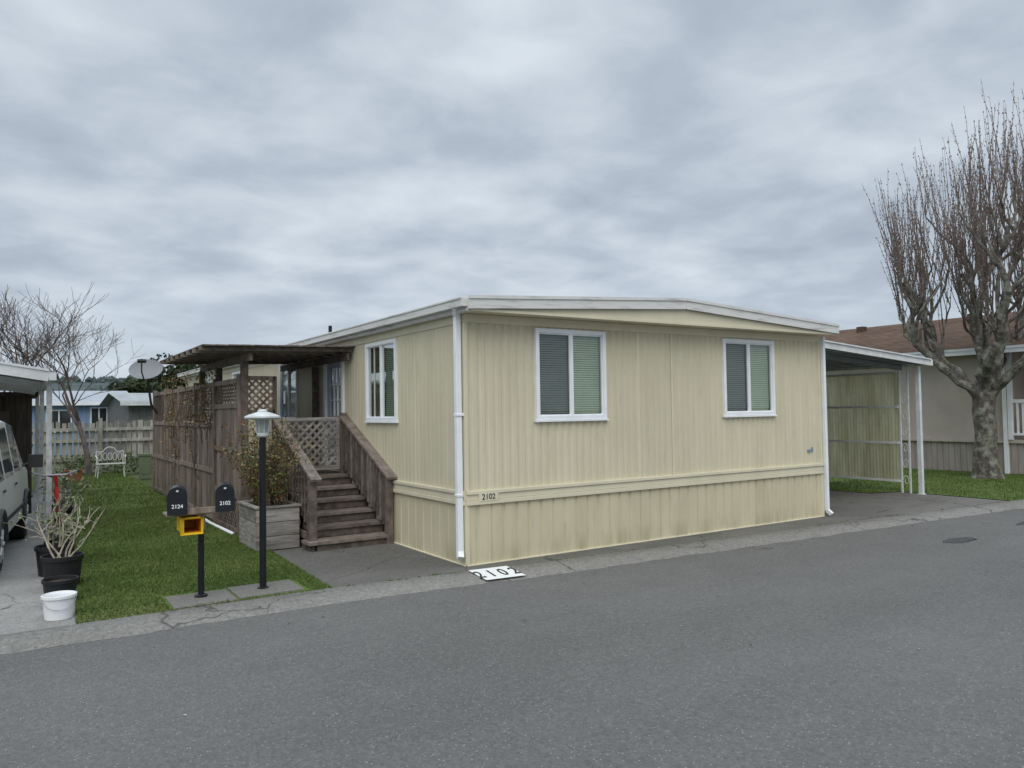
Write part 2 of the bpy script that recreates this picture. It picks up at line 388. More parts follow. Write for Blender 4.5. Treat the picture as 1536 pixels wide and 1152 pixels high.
# painted number on the curb
nb=empty('curb_number_sign',(.03,-.55,.04))
mPaint=M('curb_paint_white',(.78,.78,.76),col2=(.52,.52,.50),scale=28,lo=.58,hi=.72)
g=MB();g.add([(-.20,-.735,.030),(.23,-.775,.030),(.25,-.385,.056),(-.18,-.345,.056)],[(0,1,2,3)]);g.build('painted_panel',[mPaint],nb)
text('numerals','2 1 0 2',.165,mBlack,(.025,-.56,.0455),(1,-.09,0),(0.05,.39,.026),nb,.0005,sy=1.9)

# ------------------------------------------------------------ mobile home
home=empty('mobile_home',(3,8,0))
PF=lambda s,d,z:(s,-d,z)
PL=lambda s,d,z:(-d,s,z)
PR=lambda s,d,z:(6.07+d,s,z)
PB=lambda s,d,z:(s,16+d,z)
def ribs(mb,P,s0,s1,z0,z1,period,flat,slope,depth,m=0,jit=0,phase=0):
    pts=[];k=math.floor((s0-phase)/period)-1
    while True:
        b=phase+k*period
        if b>s1: break
        j=(math.sin(k*12.9898)*43758.5%1-.5)*jit
        gw=period-flat-2*slope
        for off,d in ((0,0),(flat+j,0),(flat+slope+j,-depth),(flat+slope+gw,-depth)):
            pts.append((b+off,d))
        k+=1
    pts.sort()
    def dep(x):
        for (a,da),(b,db) in zip(pts,pts[1:]):
            if a<=x<=b: return da+(db-da)*((x-a)/(b-a) if b>a else 0)
        return 0
    seq=[(s0,dep(s0))]+[p for p in pts if s0<p[0]<s1]+[(s1,dep(s1))]
    for (a,da),(b,db) in zip(seq,seq[1:]):
        if b-a>1e-5: mb.quad(P(a,da,z0),P(b,db,z0),P(b,db,z1),P(a,da,z1),m)
def wallwith(mb,P,s0,s1,z0,z1,holes,**k):
    cur=s0
    for (a,b,za,zb) in sorted(holes):
        ribs(mb,P,cur,a,z0,z1,**k)
        if za>z0: ribs(mb,P,a,b,z0,za,**k)
        if zb<z1: ribs(mb,P,a,b,zb,z1,**k)
        cur=b
    ribs(mb,P,cur,s1,z0,z1,**k)
WZ=(1.55,2.57)
fw_=[(.92,1.92),(3.98,5.0)];lw_=[(1.71,2.68),(5.73,6.73),(9.3,10.3),(12.6,13.4)]
g=MB()
wallwith(g,PF,0.03,6.04,.8,2.62,[(a,b,*WZ) for a,b in fw_],period=.102,flat=.05,slope=.012,depth=.011,jit=.01)
wallwith(g,PL,0.03,15.97,.8,2.62,[(a,b,*WZ) for a,b in lw_]+[(3.55,4.38,.82,2.5)],period=.1016,flat=.085,slope=.004,depth=.0035)
ribs(g,PR,0.03,15.97,.0,2.62,.1,.05,.012,.011);ribs(g,PB,0.03,6.04,.0,2.62,.1,.05,.012,.011)
g.build('walls',[mSide],home,recalc=False)
g=MB()
ribs(g,PF,0.03,6.04,0,.66,.165,.125,.01,.016,jit=.03);ribs(g,PL,0.03,15.97,0,.66,.205,.18,.006,.008)
g.build('skirting',[mSkirt],home,recalc=False)
g=MB()
for P,s1 in((PF,6.07),(PL,16)):
    g.pbox(P,0,s1,-.02,.03,.655,.70);g.pbox(P,0,s1,-.02,.018,.702,.765);g.pbox(P,0,s1,-.02,.034,.767,.805)
    g.pbox(P,0,s1,-.02,.014,2.60,2.698)
    g.pbox(P,0,s1,-.02,.022,0.0,.03)
g.box(-.012,.035,-.012,.035,.03,.655);g.box(-.010,.035,-.010,.035,.805,2.6)
g.box(6.03,6.08,-.012,.035,.03,.655);g.box(6.03,6.08,-.010,.035,.805,2.6)
for s in(2.45,3.02,5.35): g.pbox(PF,s,s+.03,-.011,.004,.805,2.6)
for s in(1.2,2.43,4.86,7.3,8.5,11,13.5): g.pbox(PL,s,s+.02,-.005,.004,.805,2.6)
g.build('trim',[mTrim],home,bevel=.004)
# gable box and roof
g=MB()
zt=lambda x:2.712+(.175*(1-abs(x-3.03)/3.05))
vsx=[]
for y in(-.245,.0):
    vsx+=[(-.04,y,2.70),(6.07,y,2.70),(6.07,y,zt(6.07)),(3.03,y,zt(3.03)),(-.04,y,zt(-.04))]
g.add(vsx,[(0,1,2,3,4),(5,9,8,7,6),(0,5,6,1),(1,6,7,2),(2,7,8,3),(3,8,9,4),(4,9,5,0)])
g.box(-.06,6.08,-.262,-.246,2.693,2.722)
g.build('gable_panel',[mTrim],home)
g=MB();vsx=[]
rz=lambda x,t:(2.825-t)+(.178*(1-abs(x-3.03)/3.13))
for y in(-.255,16.2):
    for t in(.0,.105):
        vsx+=[(x,y,rz(x,t)) for x in(-.09,3.03,6.14)]
g.add(vsx,[(0,1,7,6),(1,2,8,7),(3,9,10,4),(4,10,11,5),(0,6,9,3),(2,5,11,8),(0,3,4,1),(1,4,5,2),(6,7,10,9),(7,8,11,10)])
g.build('roof',[mRoofTop],home)
g=MB()
for a,b in((-.10,3.028),(3.032,6.15)):
    vsx=[(x,y,rz(x,t)+(.012 if t==0 else 0)) for y in(-.29,-.258) for x in(a,b) for t in(0,.115)]
    g.add(vsx,[(0,1,3,2),(4,6,7,5),(0,2,6,4),(1,5,7,3),(0,4,5,1),(2,3,7,6)])
    vsx=[(x,y,rz(x,t)) for y in(-.303,-.2915) for x in(a,b) for t in(-.022,.012)]
    g.add(vsx,[(0,1,3,2),(4,6,7,5),(0,2,6,4),(1,5,7,3),(0,4,5,1),(2,3,7,6)])
g.build('fascia',[mFascia],home)
g=MB();g.box(-.17,-.095,-.255,16.2,2.735,2.825);g.box(-.18,-.165,-.258,16.2,2.81,2.832);g.box(-.10,-.03,-.25,16.2,2.69,2.733)
g.build('gutter',[mFascia],home,bevel=.004)
g=MB()
g.beam((-.06,.045,2.70),(-.055,.045,.16),(1,0,0),.06,.065);g.beam((-.055,.045,.17),(-.075,.0,.11),(1,0,0),.06,.065)
g.beam((-.13,-.05,2.76),(-.06,.045,2.66),(0,1,0),.06,.06)
for z in(.75,1.6):g.box(-.095,0,.005,.085,z,z+.03)
g.beam((6.115,-.03,2.68),(6.115,-.03,.10),(1,0,0),.06,.05);g.beam((6.115,-.03,.11),(6.14,-.09,.05),(1,0,0),.06,.05)
g.build('downspout',[mWhite],home,bevel=.006)
def window(P,s0,s1,z0,z1,flip):
    g=MB();t=.036
    g.pbox(P,s0-.01,s1+.01,-.02,.03,z0-.01,z0+t);g.pbox(P,s0-.01,s1+.01,-.02,.03,z1-t,z1+.01)
    g.pbox(P,s0-.01,s0+t,-.02,.03,z0+t,z1-t);g.pbox(P,s1-t,s1+.01,-.02,.03,z0+t,z1-t)
    mid=(s0+s1)/2;g.pbox(P,mid-.014,mid+.014,-.02,.022,z0+t,z1-t)
    g.pbox(P,s0-.03,s1+.03,-.0,.04,z0-.03,z0-.011)
    for a,b,dk in((s0+t,mid-.014,not flip),(mid+.014,s1-t,flip)):
        g.pbox(P,a,a+.014,-.02,.012,z0+t,z1-t);g.pbox(P,b-.014,b,-.02,.012,z0+t,z1-t)
        g.pbox(P,a+.014,b-.014,-.02,.012,z0+t,z0+t+.016);g.pbox(P,a+.014,b-.014,-.02,.012,z1-t-.016,z1-t)
        gm=1 if dk else 2;g.quad(P(a,-.005,z0+t),P(b,-.005,z0+t),P(b,-.005,z1-t),P(a,-.005,z1-t),gm)
        z=z0+t
        while z<z1-t-.02:
            g.quad(P(a,-.042,z),P(b,-.042,z),P(b,-.056,z+.0225),P(a,-.056,z+.0225),3);z+=.0265
    g.quad(P(s0-.02,-.085,z0-.02),P(s1+.02,-.085,z0-.02),P(s1+.02,-.085,z1+.02),P(s0-.02,-.085,z1+.02),4)
    for a,b in((s0,s0),(s1,s1)): g.quad(P(a,-.085,z0),P(a,0,z0),P(a,0,z1),P(a,-.085,z1),4)
    for z in(z0,z1): g.quad(P(s0,-.085,z),P(s0,0,z),P(s1,0,z),P(s1,-.085,z),4)
    g.build('window',[mWhite,mGlassD,mGlassG,mBlind,mDark],home,recalc=False)
for a,b in fw_: window(PF,a,b,*WZ,False)
for a,b in lw_: window(PL,a,b,*WZ,True)
g=MB()
g.pbox(PL,3.55,3.62,-.02,.03,.82,2.5);g.pbox(PL,4.31,4.38,-.02,.03,.82,2.5);g.pbox(PL,3.62,4.31,-.02,.03,2.43,2.5)
g.pbox(PL,3.62,4.31,-.05,-.01,.82,1.62,1);g.pbox(PL,3.62,3.74,-.05,-.01,1.62,2.43,1);g.pbox(PL,4.19,4.31,-.05,-.01,1.62,2.43,1)
g.pbox(PL,3.74,4.19,-.05,-.01,2.33,2.43,1);g.quad(PL(3.7,-.045,1.6),PL(4.25,-.045,1.6),PL(4.25,-.045,2.4),PL(3.7,-.045,2.4),3);g.quad(PL(3.74,-.03,1.62),PL(4.19,-.03,1.62),PL(4.19,-.03,2.33),PL(3.74,-.03,2.33),2)
for s in(3.89,4.04): g.pbox(PL,s-.008,s+.008,-.035,-.012,1.62,2.33)
for z in(1.85,2.08): g.pbox(PL,3.74,4.19,-.033,-.013,z-.008,z+.008)
g.tube([PL(4.24,.0,1.5),PL(4.24,.05,1.5)],.022,8,4)
g.build('door',[mWhite,mDoor,mGlassD,mDark,mBlack],home)
g=MB()
g.tube([(1.2,7.5,2.85),(1.2,7.5,3.38)],.035,10,1)
g.tube([(4.4,6,2.9),(4.4,6,3.15)],.07,10,0)
g.tube([(1.9,2,2.9),(1.9,2,3.06)],.012,6,0)
g.lathe((3.03,1.2,3.0),[(.02,.0),(.12,0),(.12,.06),(.05,.09),(0,.095)],14,0)
g.build('roof_vents',[mFascia,mBlack],home)
mNum=M('number_grey_black',(.05,.055,.06),var=.2)
text('house_number','2102',.085,mNum,(.26,-.0365,.737),(1,0,0),(0,0,1),home)
g=MB();g.pbox(PF,.14,.38,.0185,.0345,.69,.78);g.build('number_plaque',[mTrim],home)
g=MB();g.pbox(PF,5.72,5.80,0,.01,.98,1.02,0);g.pbox(PF,5.82,5.85,0,.01,.98,1.05,0);g.build('name_plate',[M('faded_blue',(.2,.26,.36))],home)

# ------------------------------------------------------------ porch deck, stairs
deck=empty('wooden_porch',(-.7,4,0))
g=MB();rw=lambda:random.choice((0,1,2))
y0=1.84;tr=.27;n=5;rs=.8/6
for i in range(n):
    zt_=rs*(i+1);ya=y0+i*tr
    g.box(-1.10 if i==0 else -1.0,-.03,ya-.03,ya+.105,zt_-.04,zt_,random.choice((1,2)));g.box(-1.10 if i==0 else -1.0,-.03,ya+.112,ya+tr-.005,zt_-.04,zt_,random.choice((1,2)))
    g.box(-.99,-.04,ya,ya+.02,zt_-rs+.002,zt_-.042,0)
yt=y0+n*tr
g.box(-.99,-.04,yt,yt+.02,.8-rs+.002,.758,1)
for xs_ in(-1.03,-.035):
    for k in range(5):
        g.box(xs_-.018,xs_+.018,y0+k*tr+.025,yt,rs*k+.001,rs*(k+1)-.043,k%3)
yy=yt-.03
while yy<11.0:
    g.box(-1.37,-.02,yy,yy+.135,.76,.8,rw());yy+=.141
for yy in(3.4,5.2,7,8.8,10.9): g.box(-1.36,-.03,yy,yy+.05,.6,.757,0)
g.box(-1.05,-1.01,yt,yt+.04,.02,.76,0)
k=-1.37
while k<-1.04: g.box(k,k+.075,3.50,3.52,.03,.757,rw());k+=.085
g.build('deck_and_steps',WOOD,deck,bevel=.004)
g=MB()
def railing(xc,ya,za,yb,zb,cap=.13,sp=.125,bw=.02):
    g.beam((xc,ya-.12,za-.045),(xc,yb,zb),(0,0,1),cap,.035,2)
    g.beam((xc,ya,za-.09),(xc,yb,zb-.09),(0,0,1),.035,.085,1)
    g.beam((xc,ya,za-.62),(xc,yb,zb-.68),(0,0,1),.035,.085,0)
    m_=int((yb-ya)/sp)
    for i in range(1,m_+1):
        t=i/(m_+.5);y=ya+(yb-ya)*t;z=za+(zb-za)*t
        g.box(xc-.033 if xc<-.5 else xc-.035,xc-.019,y-bw,y+bw,z-.68,z-.06,rw())
railing(-1.0,1.95,.90,3.5,1.60);railing(-.07,1.85,.88,3.4,1.60,sp=.10,bw=.03)
g.box(-1.05,-.96,1.93,2.02,.0,.86,1);g.box(-.11,-.03,1.80,1.89,0,.84,1)
g.box(-.11,-.03,3.38,3.46,.3,1.66,1);g.box(-1.05,-.96,3.46,3.55,.0,1.62,1)
g.beam((-.93,5,1.6),(-.93,7,1.6),(0,0,1),.1,.03,2)
g.build('handrails',WOOD,deck,bevel=.003)
g=MB()
g.box(-.93,-.12,3.44,3.47,1.55,1.60,2);g.box(-.93,-.12,3.44,3.47,.86,.92,1);g.box(-.93,-.88,3.44,3.47,.92,1.55,1);g.box(-.17,-.12,3.44,3.47,.92,1.55,1)
g.lattice((-.88,3.455,.92),(1,0,0),(0,0,1),.71,.63,.115,.034,.007,(0,1,2))
g.build('lattice_gate',GW,deck)
# porch cover
g=MB()
posts=[(-1.4,3.6),(-1.4,5.15),(-1.4,6.4),(-.07,4.62)]
for (x_,y_) in posts: g.box(x_-.045,x_+.045,y_-.045,y_+.045,.0 if x_<-1 else .8,2.38,random.choice((0,1)))
g.beam((-1.4,3.25,2.42),(-1.4,6.45,2.42),(0,0,1),.05,.11,1)
g.beam((-.07,3.2,2.45),(-.07,6.45,2.45),(0,0,1),.04,.10,1)
yy=3.2
while yy<6.5:
    g.beam((-2.06,yy,2.50),(-.02,yy,2.545),(0,0,1),.04,.055,rw());yy+=.42
xx=-2.03
while xx<-.1:
    zz=2.532+(xx+2.03)*.022;g.box(xx,xx+.156,3.10+U(-.02,.02),6.52+U(-.02,.02),zz,zz+.02,random.choice((0,1)));xx+=.16
g.build('porch_cover',WOOD,deck,bevel=.003)

# ------------------------------------------------------------ lattice privacy fence
fe=MB()
X0=-1.44
def fpanel(ya,yb,kind):
    fe.box(X0-.045,X0+.045,ya-.045,ya+.045,0,2.2,random.choice((0,1)))
    w_=yb-ya-.09
    if kind==0: lowz,b0,b1,latt=.06,.10,1.50,(1.56,2.12)
    else: lowz,b0,b1,latt=.06,.55,1.78,(1.82,2.12)
    y=ya+.05
    while y<yb-.06:
        y2=min(y+.135,yb-.05);fe.box(X0-.012+U(-.003,.003),X0+.008,y,y2-.006,b0,b1,random.choice((0,1,2)));y+=.135
    for z in(b0,(b0+b1)/2,b1,latt[1]): fe.box(X0-.035,X0+.02,ya+.046,yb-.046,z-.035,z+.035,random.choice((1,2)))
    fe.lattice((X0,ya+.045,latt[0]),(0,1,0),(0,0,1),w_,latt[1]-latt[0],.10,.03,.007,(0,1,2))
    if kind==1: fe.lattice((X0,ya+.045,.08),(0,1,0),(0,0,1),w_,.44,.10,.03,.007,(0,1,2));fe.box(X0-.035,X0+.02,ya+.046,yb-.046,.04,.1,0)
for a,b,k in((3.64,5.14,1),(5.14,6.66,0),(6.66,8.18,0),(8.18,9.7,0),(9.7,11.2,0)): fpanel(a,b,k)
fe.box(X0-.045,X0+.045,11.155,11.245,0,2.2,1)
fe.lattice((X0+.05,3.62,1.72),(1,0,0),(0,0,1),.38,.40,.10,.03,.007,(0,1,2))
fe.box(X0+.05,X0+.45,3.60,3.64,2.12,2.18,1);fe.box(X0+.05,X0+.45,3.60,3.64,1.66,1.72,0);fe.box(X0+.43,X0+.48,3.60,3.64,.8,2.18,0)
fe.build('lattice_fence',FW)
g=MB();g.tube([(-1.53,3.7,.05),(-1.56,5,.05),(-1.52,6.5,.06),(-1.56,8,.05)],.022,8);g.build('white_pipe',[mWhite],smooth=True)
mVine=[M('vine_leaf_rust',(.17,.075,.03),var=.4,scale=9),M('vine_leaf_green',(.10,.12,.035),var=.3,scale=9),M('vine_stem',(.11,.08,.05),var=.3,scale=12),M('vine_leaf_straw',(.26,.21,.10),var=.3,scale=9)]
def wiggle(p,d,n,st,j,grav=0):
    path=[Vector(p)];d=Vector(d).normalized()
    for _ in range(n):
        d=(d+Vector((U(-j,j),U(-j,j),U(-j,j)+grav))).normalized();path.append(path[-1]+d*st)
    return path
g=MB()
for k in range(22):
    p=wiggle((-1.51,U(5.0,8.9),U(.1,1.6) if k%2 else U(1.1,1.8)),(-.05,U(-.6,.6),1),9,.14,.4);p=[Vector((min(-1.47,max(-1.62,q.x)),q.y,min(q.z,2.3))) for q in p]
    g.tube(p,[.008-.0006*i for i in range(len(p))],4,2)
    for q in p[2:]: g.leaves(q,(.09,.14,.1),5,.045,(0,0,1,3))
g.build('climbing_vine',mVine,recalc=False)

# planter with shrub
pl=empty('wooden_planter',(-1.32,2.65,0))
g=MB()
xa,xb,ya,yb=-1.60,-1.085,2.22,3.06
for i in range(3):
    za=.03+i*.165
    g.box(xa,xb,ya,ya+.025,za,za+.158,rw());g.box(xa,xb,yb-.025,yb,za,za+.158,rw())
    g.box(xa,xa+.025,ya+.026,yb-.026,za,za+.158,rw());g.box(xb-.025,xb,ya+.026,yb-.026,za,za+.158,rw())
g.box(xa-.02,xb+.02,ya-.02,ya+.05,.525,.55,1);g.box(xa-.02,xb+.02,yb-.05,yb+.02,.525,.55,1);g.box(xa-.02,xa+.05,ya+.051,yb-.051,.525,.55,2);g.box(xb-.05,xb+.02,ya+.051,yb-.051,.525,.55,0)
g.build('box',GW,pl,bevel=.003)
g=MB();g.box(xa+.03,xb-.03,ya+.03,yb-.03,.3,.49);g.build('soil',[M('soil',(.04,.03,.02),var=.4,scale=20)],pl)
g=MB()
for k in range(90):
    p=wiggle((U(xa+.1,xb-.1),U(ya+.1,yb-.1),.48),(U(-.25,.25),U(-.3,.4),1),9,U(.07,.13),.22)
    g.tube(p,[.006-.0005*i for i in range(len(p))],3,2)
    for q in p[2:]: g.leaves(q,(.06,.06,.07),6,.038,(1,3,1,0,2))
g.build('shrub',mVine,pl,recalc=False)

# ------------------------------------------------------------ lamp post
g=MB();lx,ly=-2.07,.17
g.lathe((lx,ly,.04),[(.05,0),(.05,.012),(.031,.02),(.031,1.40),(.036,1.405),(.036,1.43),(.0,1.43)],20,0)
g.lathe((lx,ly,1.44),[(.0,0),(.035,0),(.05,.012),(.052,.03),(.046,.04)],20,1)
g.lathe((lx,ly,1.48),[(.046,0),(.05,.02),(.052,.08),(.058,.13)],20,2)
g.lathe((lx,ly,1.60),[(.06,.0),(.15,.012),(.162,.02),(.16,.034),(.12,.052),(.07,.068),(.045,.074),(.045,.088),(.03,.097),(0,.1)],32,1)
for k in range(8):
    a=k*math.pi/4;g.tube([(lx+.055*math.cos(a),ly+.055*math.sin(a),1.475),(lx+.064*math.cos(a),ly+.064*math.sin(a),1.61)],.004,5,1)
g.build('lamp_post',[mBlack,M('lamp_cap_white',(.58,.60,.60),var=.15,scale=14,rough=.45),M('frosted_lamp_glass',(.36,.37,.36),rough=.2)],smooth=False)

# ------------------------------------------------------------ mailboxes
mb_=empty('mailbox_stand',(-2.62,.25,0))
g=MB()
g.tube([(-2.61,.18,.03),(-2.61,.18,.64)],.026,14,0);g.lathe((-2.61,.18,.045),[(.055,0),(.055,.012),(.03,.02)],16,0)
g.build('post',[mBlack],mb_)
g=MB();g.box(-2.90,-2.36,.12,.36,.775,.797,0);g.box(-2.80,-2.48,.07,.095,.79,.84,0);g.box(-2.64,-2.58,.15,.21,.64,.774,0);g.build('shelf_board',[FW[2]],mb_,bevel=.003)
mMail=M('mailbox_black',(.016,.018,.024),var=.2,rough=.35)
def mailbox(xc,num,ang):
    g=MB();wd=.077;zb=.80;n=12;ya,yb=.04,.38
    rot=Matrix.Rotation(ang,3,'Z');C=Vector((xc,ya,0))
    tf=lambda v:rot@(Vector(v)-C)+C
    prof=[(-wd,0),(wd,0)]+[(wd*math.cos(math.pi*k/n),.152+wd*math.sin(math.pi*k/n)) for k in range(n+1)]
    def ext(pf,y0,y1,m,sc=1):
        vs=[(xc+x*sc,y,zb+z*sc+(1-sc)*.1) for y in(y0,y1) for x,z in pf];k=len(pf)
        g.add(vs,[tuple(range(k)),tuple(range(2*k-1,k-1,-1))]+[(i,(i+1)%k,k+(i+1)%k,k+i) for i in range(k)],m)
    ext(prof,ya,yb,0);ext(prof,ya-.012,ya-.001,0,1.05)
    g.box(xc-.010,xc+.010,ya-.030,ya-.013,zb+.195,zb+.208,1)
    g.v=[tuple(tf(v)) for v in g.v]
    g.build('mailbox',[mMail,mFascia],mb_)
    text('mailbox_number',num,.046,mWhite,tf((xc,ya-.0145,zb+.07)),rot@Vector((1,0,0)),(0,0,1),mb_)
mailbox(-2.83,'2124',-.17);mailbox(-2.435,'2102',-.21)
g=MB();mY=M('newspaper_box_yellow',(.72,.47,.02),var=.08,rough=.45);mY2=M('newspaper_box_inside',(.55,.20,.01),rough=.5)
xa,xb,za,zb,ya,yb=-2.785,-2.635,.63,.757,.02,.34
t=.006
g.box(xa,xb,ya,yb,za,za+t);g.box(xa,xb,ya,yb,zb-t,zb);g.box(xa,xa+t,ya,yb,za+t,zb-t);g.box(xb-t,xb,ya,yb,za+t,zb-t);g.box(xa+t,xb-t,yb-t,yb,za+t,zb-t,1)
for (a,b,c,d) in((xa+.0065,xa+.0065,za+.0065,zb-.0065),(xb-.0065,xb-.0065,za+.0065,zb-.0065)): g.quad((a,ya+.01,c),(a,yb-.01,c),(a,yb-.01,d),(a,ya+.01,d),1)
for z in(za+.0065,zb-.0065): g.quad((xa+.007,ya+.01,z),(xb-.007,ya+.01,z),(xb-.007,yb-.01,z),(xa+.007,yb-.01,z),1)
fl=.03
for q in([(xa,za),(xa,zb),(xa-fl,zb+.008),(xa-fl,za-.008)],[(xb,za),(xb,zb),(xb+.008,zb+.008),(xb+.008,za-.008)],[(xa,zb),(xb,zb),(xb+.008,zb+.008),(xa-fl,zb+.008)],[(xa,za),(xb,za),(xb+.008,za-.008),(xa-fl,za-.008)]):
    g.add([(q[0][0],ya,q[0][1]),(q[1][0],ya,q[1][1]),(q[2][0],ya-.03,q[2][1]),(q[3][0],ya-.03,q[3][1])],[(0,1,2,3)],0)
g.build('newspaper_box',[mY,mY2],mb_,recalc=False)

# ------------------------------------------------------------ pots and bucket
def pot(name,c,r,h,mats,soil=True,plant=None,sm=.82):
    g=MB();g.lathe((c[0],c[1],.022),[(0,0),(r*sm,0),(r*.97,h*.86),(r*1.05,h*.87),(r*1.06,h),(r*.98,h),(r*.95,h*.84),(0,h*.84)],28,0)
    if soil:
        g.lathe((c[0],c[1],.022+h*.85),[(r*.94,0),(0,.004)],20,1)
    if plant: plant(g,c,.022+h*.85)
    return g.build(name,mats,smooth=False)
mSoil=M('potting_soil',(.05,.035,.025),var=.4,scale=25)
mTwig=M('pale_twig',(.36,.32,.25),var=.3,scale=20);mSuc=M('succulent_green',(.16,.20,.10),var=.3,scale=12);mRed=M('red_flower',(.45,.02,.03),var=.3,scale=20)
def twigs(n,h,ml=3,sp=.45):
    def f(g,c,z):
        for _ in range(n):
            p=wiggle((c[0]+U(-.06,.06),c[1]+U(-.06,.06),z-.01),(U(-sp,sp),U(-sp,sp),1),7,h/7,.3)
            g.tube(p,[.010-.0011*i for i in range(len(p))],5,2)
            for q in p[3:6]:
                pp=wiggle(q,(U(-1,1),U(-1,1),U(.4,1.2)),4,h/14,.35);g.tube(pp,[.005,.0045,.004,.003,.002],4,2)
                g.leaves(pp[-1],(.03,.03,.03),ml,.035,(3,))
    return f
def bushy(n,h,ms,s=.06):
    def f(g,c,z):
        for _ in range(n):
            p=wiggle((c[0]+U(-.1,.1),c[1]+U(-.1,.1),z-.01),(U(-.6,.6),U(-.6,.6),1),5,h/5,.3);g.tube(p,.006,4,2)
            for q in p[1:]: g.leaves(q,(.07,.07,.07),10,s,ms)
    return f
pm=[mPlast,mSoil,mTwig,mSuc,mRed]
mBucket=M('white_bucket_plastic',(.78,.79,.8),var=.03,rough=.35)
g=MB();bx,by=-3.70,.20
g.lathe((bx,by,.022),[(0,0),(.103,0),(.117,.165),(.129,.168),(.129,.19),(.123,.192),(.114,.17),(.10,.02),(0,.02)],32,0)
g.tube([(bx+.124*math.cos(a),by+.124*math.sin(a),.195-.09*abs(math.sin(a))) for a in [math.pi+math.pi*k/14 for k in range(15)]],.003,5,1)
g.build('white_bucket',[mBucket,M('wire',(.4,.4,.4))])
pot('plant_pot',(-3.67,.74),.135,.22,pm)
pot('plant_pot',(-3.62,1.48),.175,.31,pm,plant=twigs(6,.6,5,.6))
pot('plant_pot',(-3.66,2.25),.17,.30,pm,plant=twigs(6,.6,6,.3))
pot('plant_pot',(-3.58,2.85),.15,.26,pm,plant=bushy(7,.3,(3,3,2)))
pot('plant_pot',(-3.45,5.9),.17,.32,pm,plant=bushy(9,.6,(3,3,2)))
pot('plant_pot',(-2.75,15.4),.2,.3,[M('terracotta',(.35,.13,.07)),mSoil,mTwig,mSuc,mRed],plant=bushy(6,.4,(3,3)))
# bicycle leaning by the carport post
g=MB();bxx=-3.50
L3=lambda y,z:(bxx-.10*z,y,z+.02)
for yw in(3.65,4.62):
    pth=[L3(yw+.29*math.cos(a),.31+.29*math.sin(a)) for a in[2*math.pi*k/28 for k in range(29)]]
    g.tube(pth,.018,7,0,cap=False)
    g.tube([L3(yw+.268*math.cos(a),.31+.268*math.sin(a)) for a in[2*math.pi*k/28 for k in range(29)]],.008,5,1,cap=False)
    for k in range(12):
        a=math.pi*k/12;g.tube([L3(yw-.26*math.cos(a),.31-.26*math.sin(a)),L3(yw+.26*math.cos(a),.31+.26*math.sin(a))],.0018,3,1)
bb=(4.18,.28);hd=(3.86,.78);st=(4.33,.72)
for a,b in((bb,hd),(bb,st),(hd,st),(bb,(4.62,.31)),(st,(4.62,.31)),(hd,(3.65,.31)),(hd,(3.84,.92))): g.tube([L3(*a),L3(*b)],.019,8,2)
g.tube([L3(4.33,.72),L3(4.37,.86)],.014,8,1)
s_=L3(4.37,.87);g.add([(s_[0]-.03,s_[1]-.14,s_[2]),(s_[0]+.03,s_[1]-.14,s_[2]),(s_[0]+.08,s_[1]+.12,s_[2]+.01),(s_[0]-.08,s_[1]+.12,s_[2]+.01),(s_[0],s_[1],s_[2]+.05)],[(0,1,4),(1,2,4),(2,3,4),(3,0,4),(0,3,2,1)],0)
h_=L3(3.84,.93);g.tube([(h_[0]-.24,h_[1]+.1,h_[2]+.03),(h_[0]-.12,h_[1],h_[2]),(h_[0]+.12,h_[1],h_[2]),(h_[0]+.24,h_[1]+.1,h_[2]+.03)],.011,7,1)
for sx in(-1,1): g.tube([(h_[0]+sx*.24,h_[1]+.1,h_[2]+.03),(h_[0]+sx*.26,h_[1]+.2,h_[2]+.03)],.016,7,0)
g.tube([(bxx-.13,4.18,.30),(bxx+.09,4.18,.30)],.012,6,1)
g.build('bicycle',[mPlast,M('bike_chrome',(.3,.3,.32),metal=.6,rough=.4),M('bike_red',(.36,.02,.02),rough=.3)],smooth=False)

# ------------------------------------------------------------ van
van=empty('parked_van',(-4.9,4.1,0))
mVan=M('van_paint_silver',(.60,.61,.60),var=.03,rough=.3,metal=.0,spec=.5);mTint=M('van_glass',(.03,.035,.04),rough=.06,var=.1,spec=.8)
mTire=M('tire_rubber',(.02,.02,.02),rough=.85);mRim=M('wheel_rim',(.45,.46,.47),metal=.8,rough=.35);mLightR=M('tail_light_red',(.35,.02,.02),rough=.2)
St=[(0,.93,1.42,.78),(.06,.95,1.55,.82),(.28,.97,1.64,.86),(.42,.97,1.66,.865),(1.25,.97,1.68,.87),(1.36,.97,1.68,.87),(2.15,.97,1.675,.87),(2.26,.97,1.67,.87),(2.95,.97,1.62,.865),(3.08,.97,1.56,.86),(3.72,.97,1.04,.85),(4.2,.90,.95,.83),(4.42,.80,.83,.77),(4.5,.66,.70,.66)]
def ring(y,b,r,w):
    h=[(w*.90,.24),(w,.36),(w*1.005,.62),(w*.985,b),(w*.86+(.10*w if r-b<.2 else 0),r-.07 if r-b>.2 else b+.01),(w*.74,r-.015),(w*.4,r+.005)]
    return [(-4.87+x,1.95+y,z) for x,z in h]+[(-4.87-x,1.95+y,z) for x,z in reversed(h)]
g=MB();rings=[ring(*s) for s in St];k=len(rings[0])
vsx=[v for r in rings for v in r];g.v+=[tuple(v) for v in vsx]
for i in range(len(rings)-1):
    for j in range(k):
        m=0
        side=j in(3,9)
        if side and i in(3,5,7): m=1
        if j in(4,5,6,7,8) and i==9: m=1
        if side and i==9: m=1
        g.f.append((i*k+j,i*k+(j+1)%k,(i+1)*k+(j+1)%k,(i+1)*k+j));g.m.append(m)
g.f.append(tuple(range(k)));g.m.append(0);g.f.append(tuple((len(rings)-1)*k+j for j in range(k)));g.m.append(0)
g.build('body',[mVan,mTint],van,bevel=.012)
g=MB()
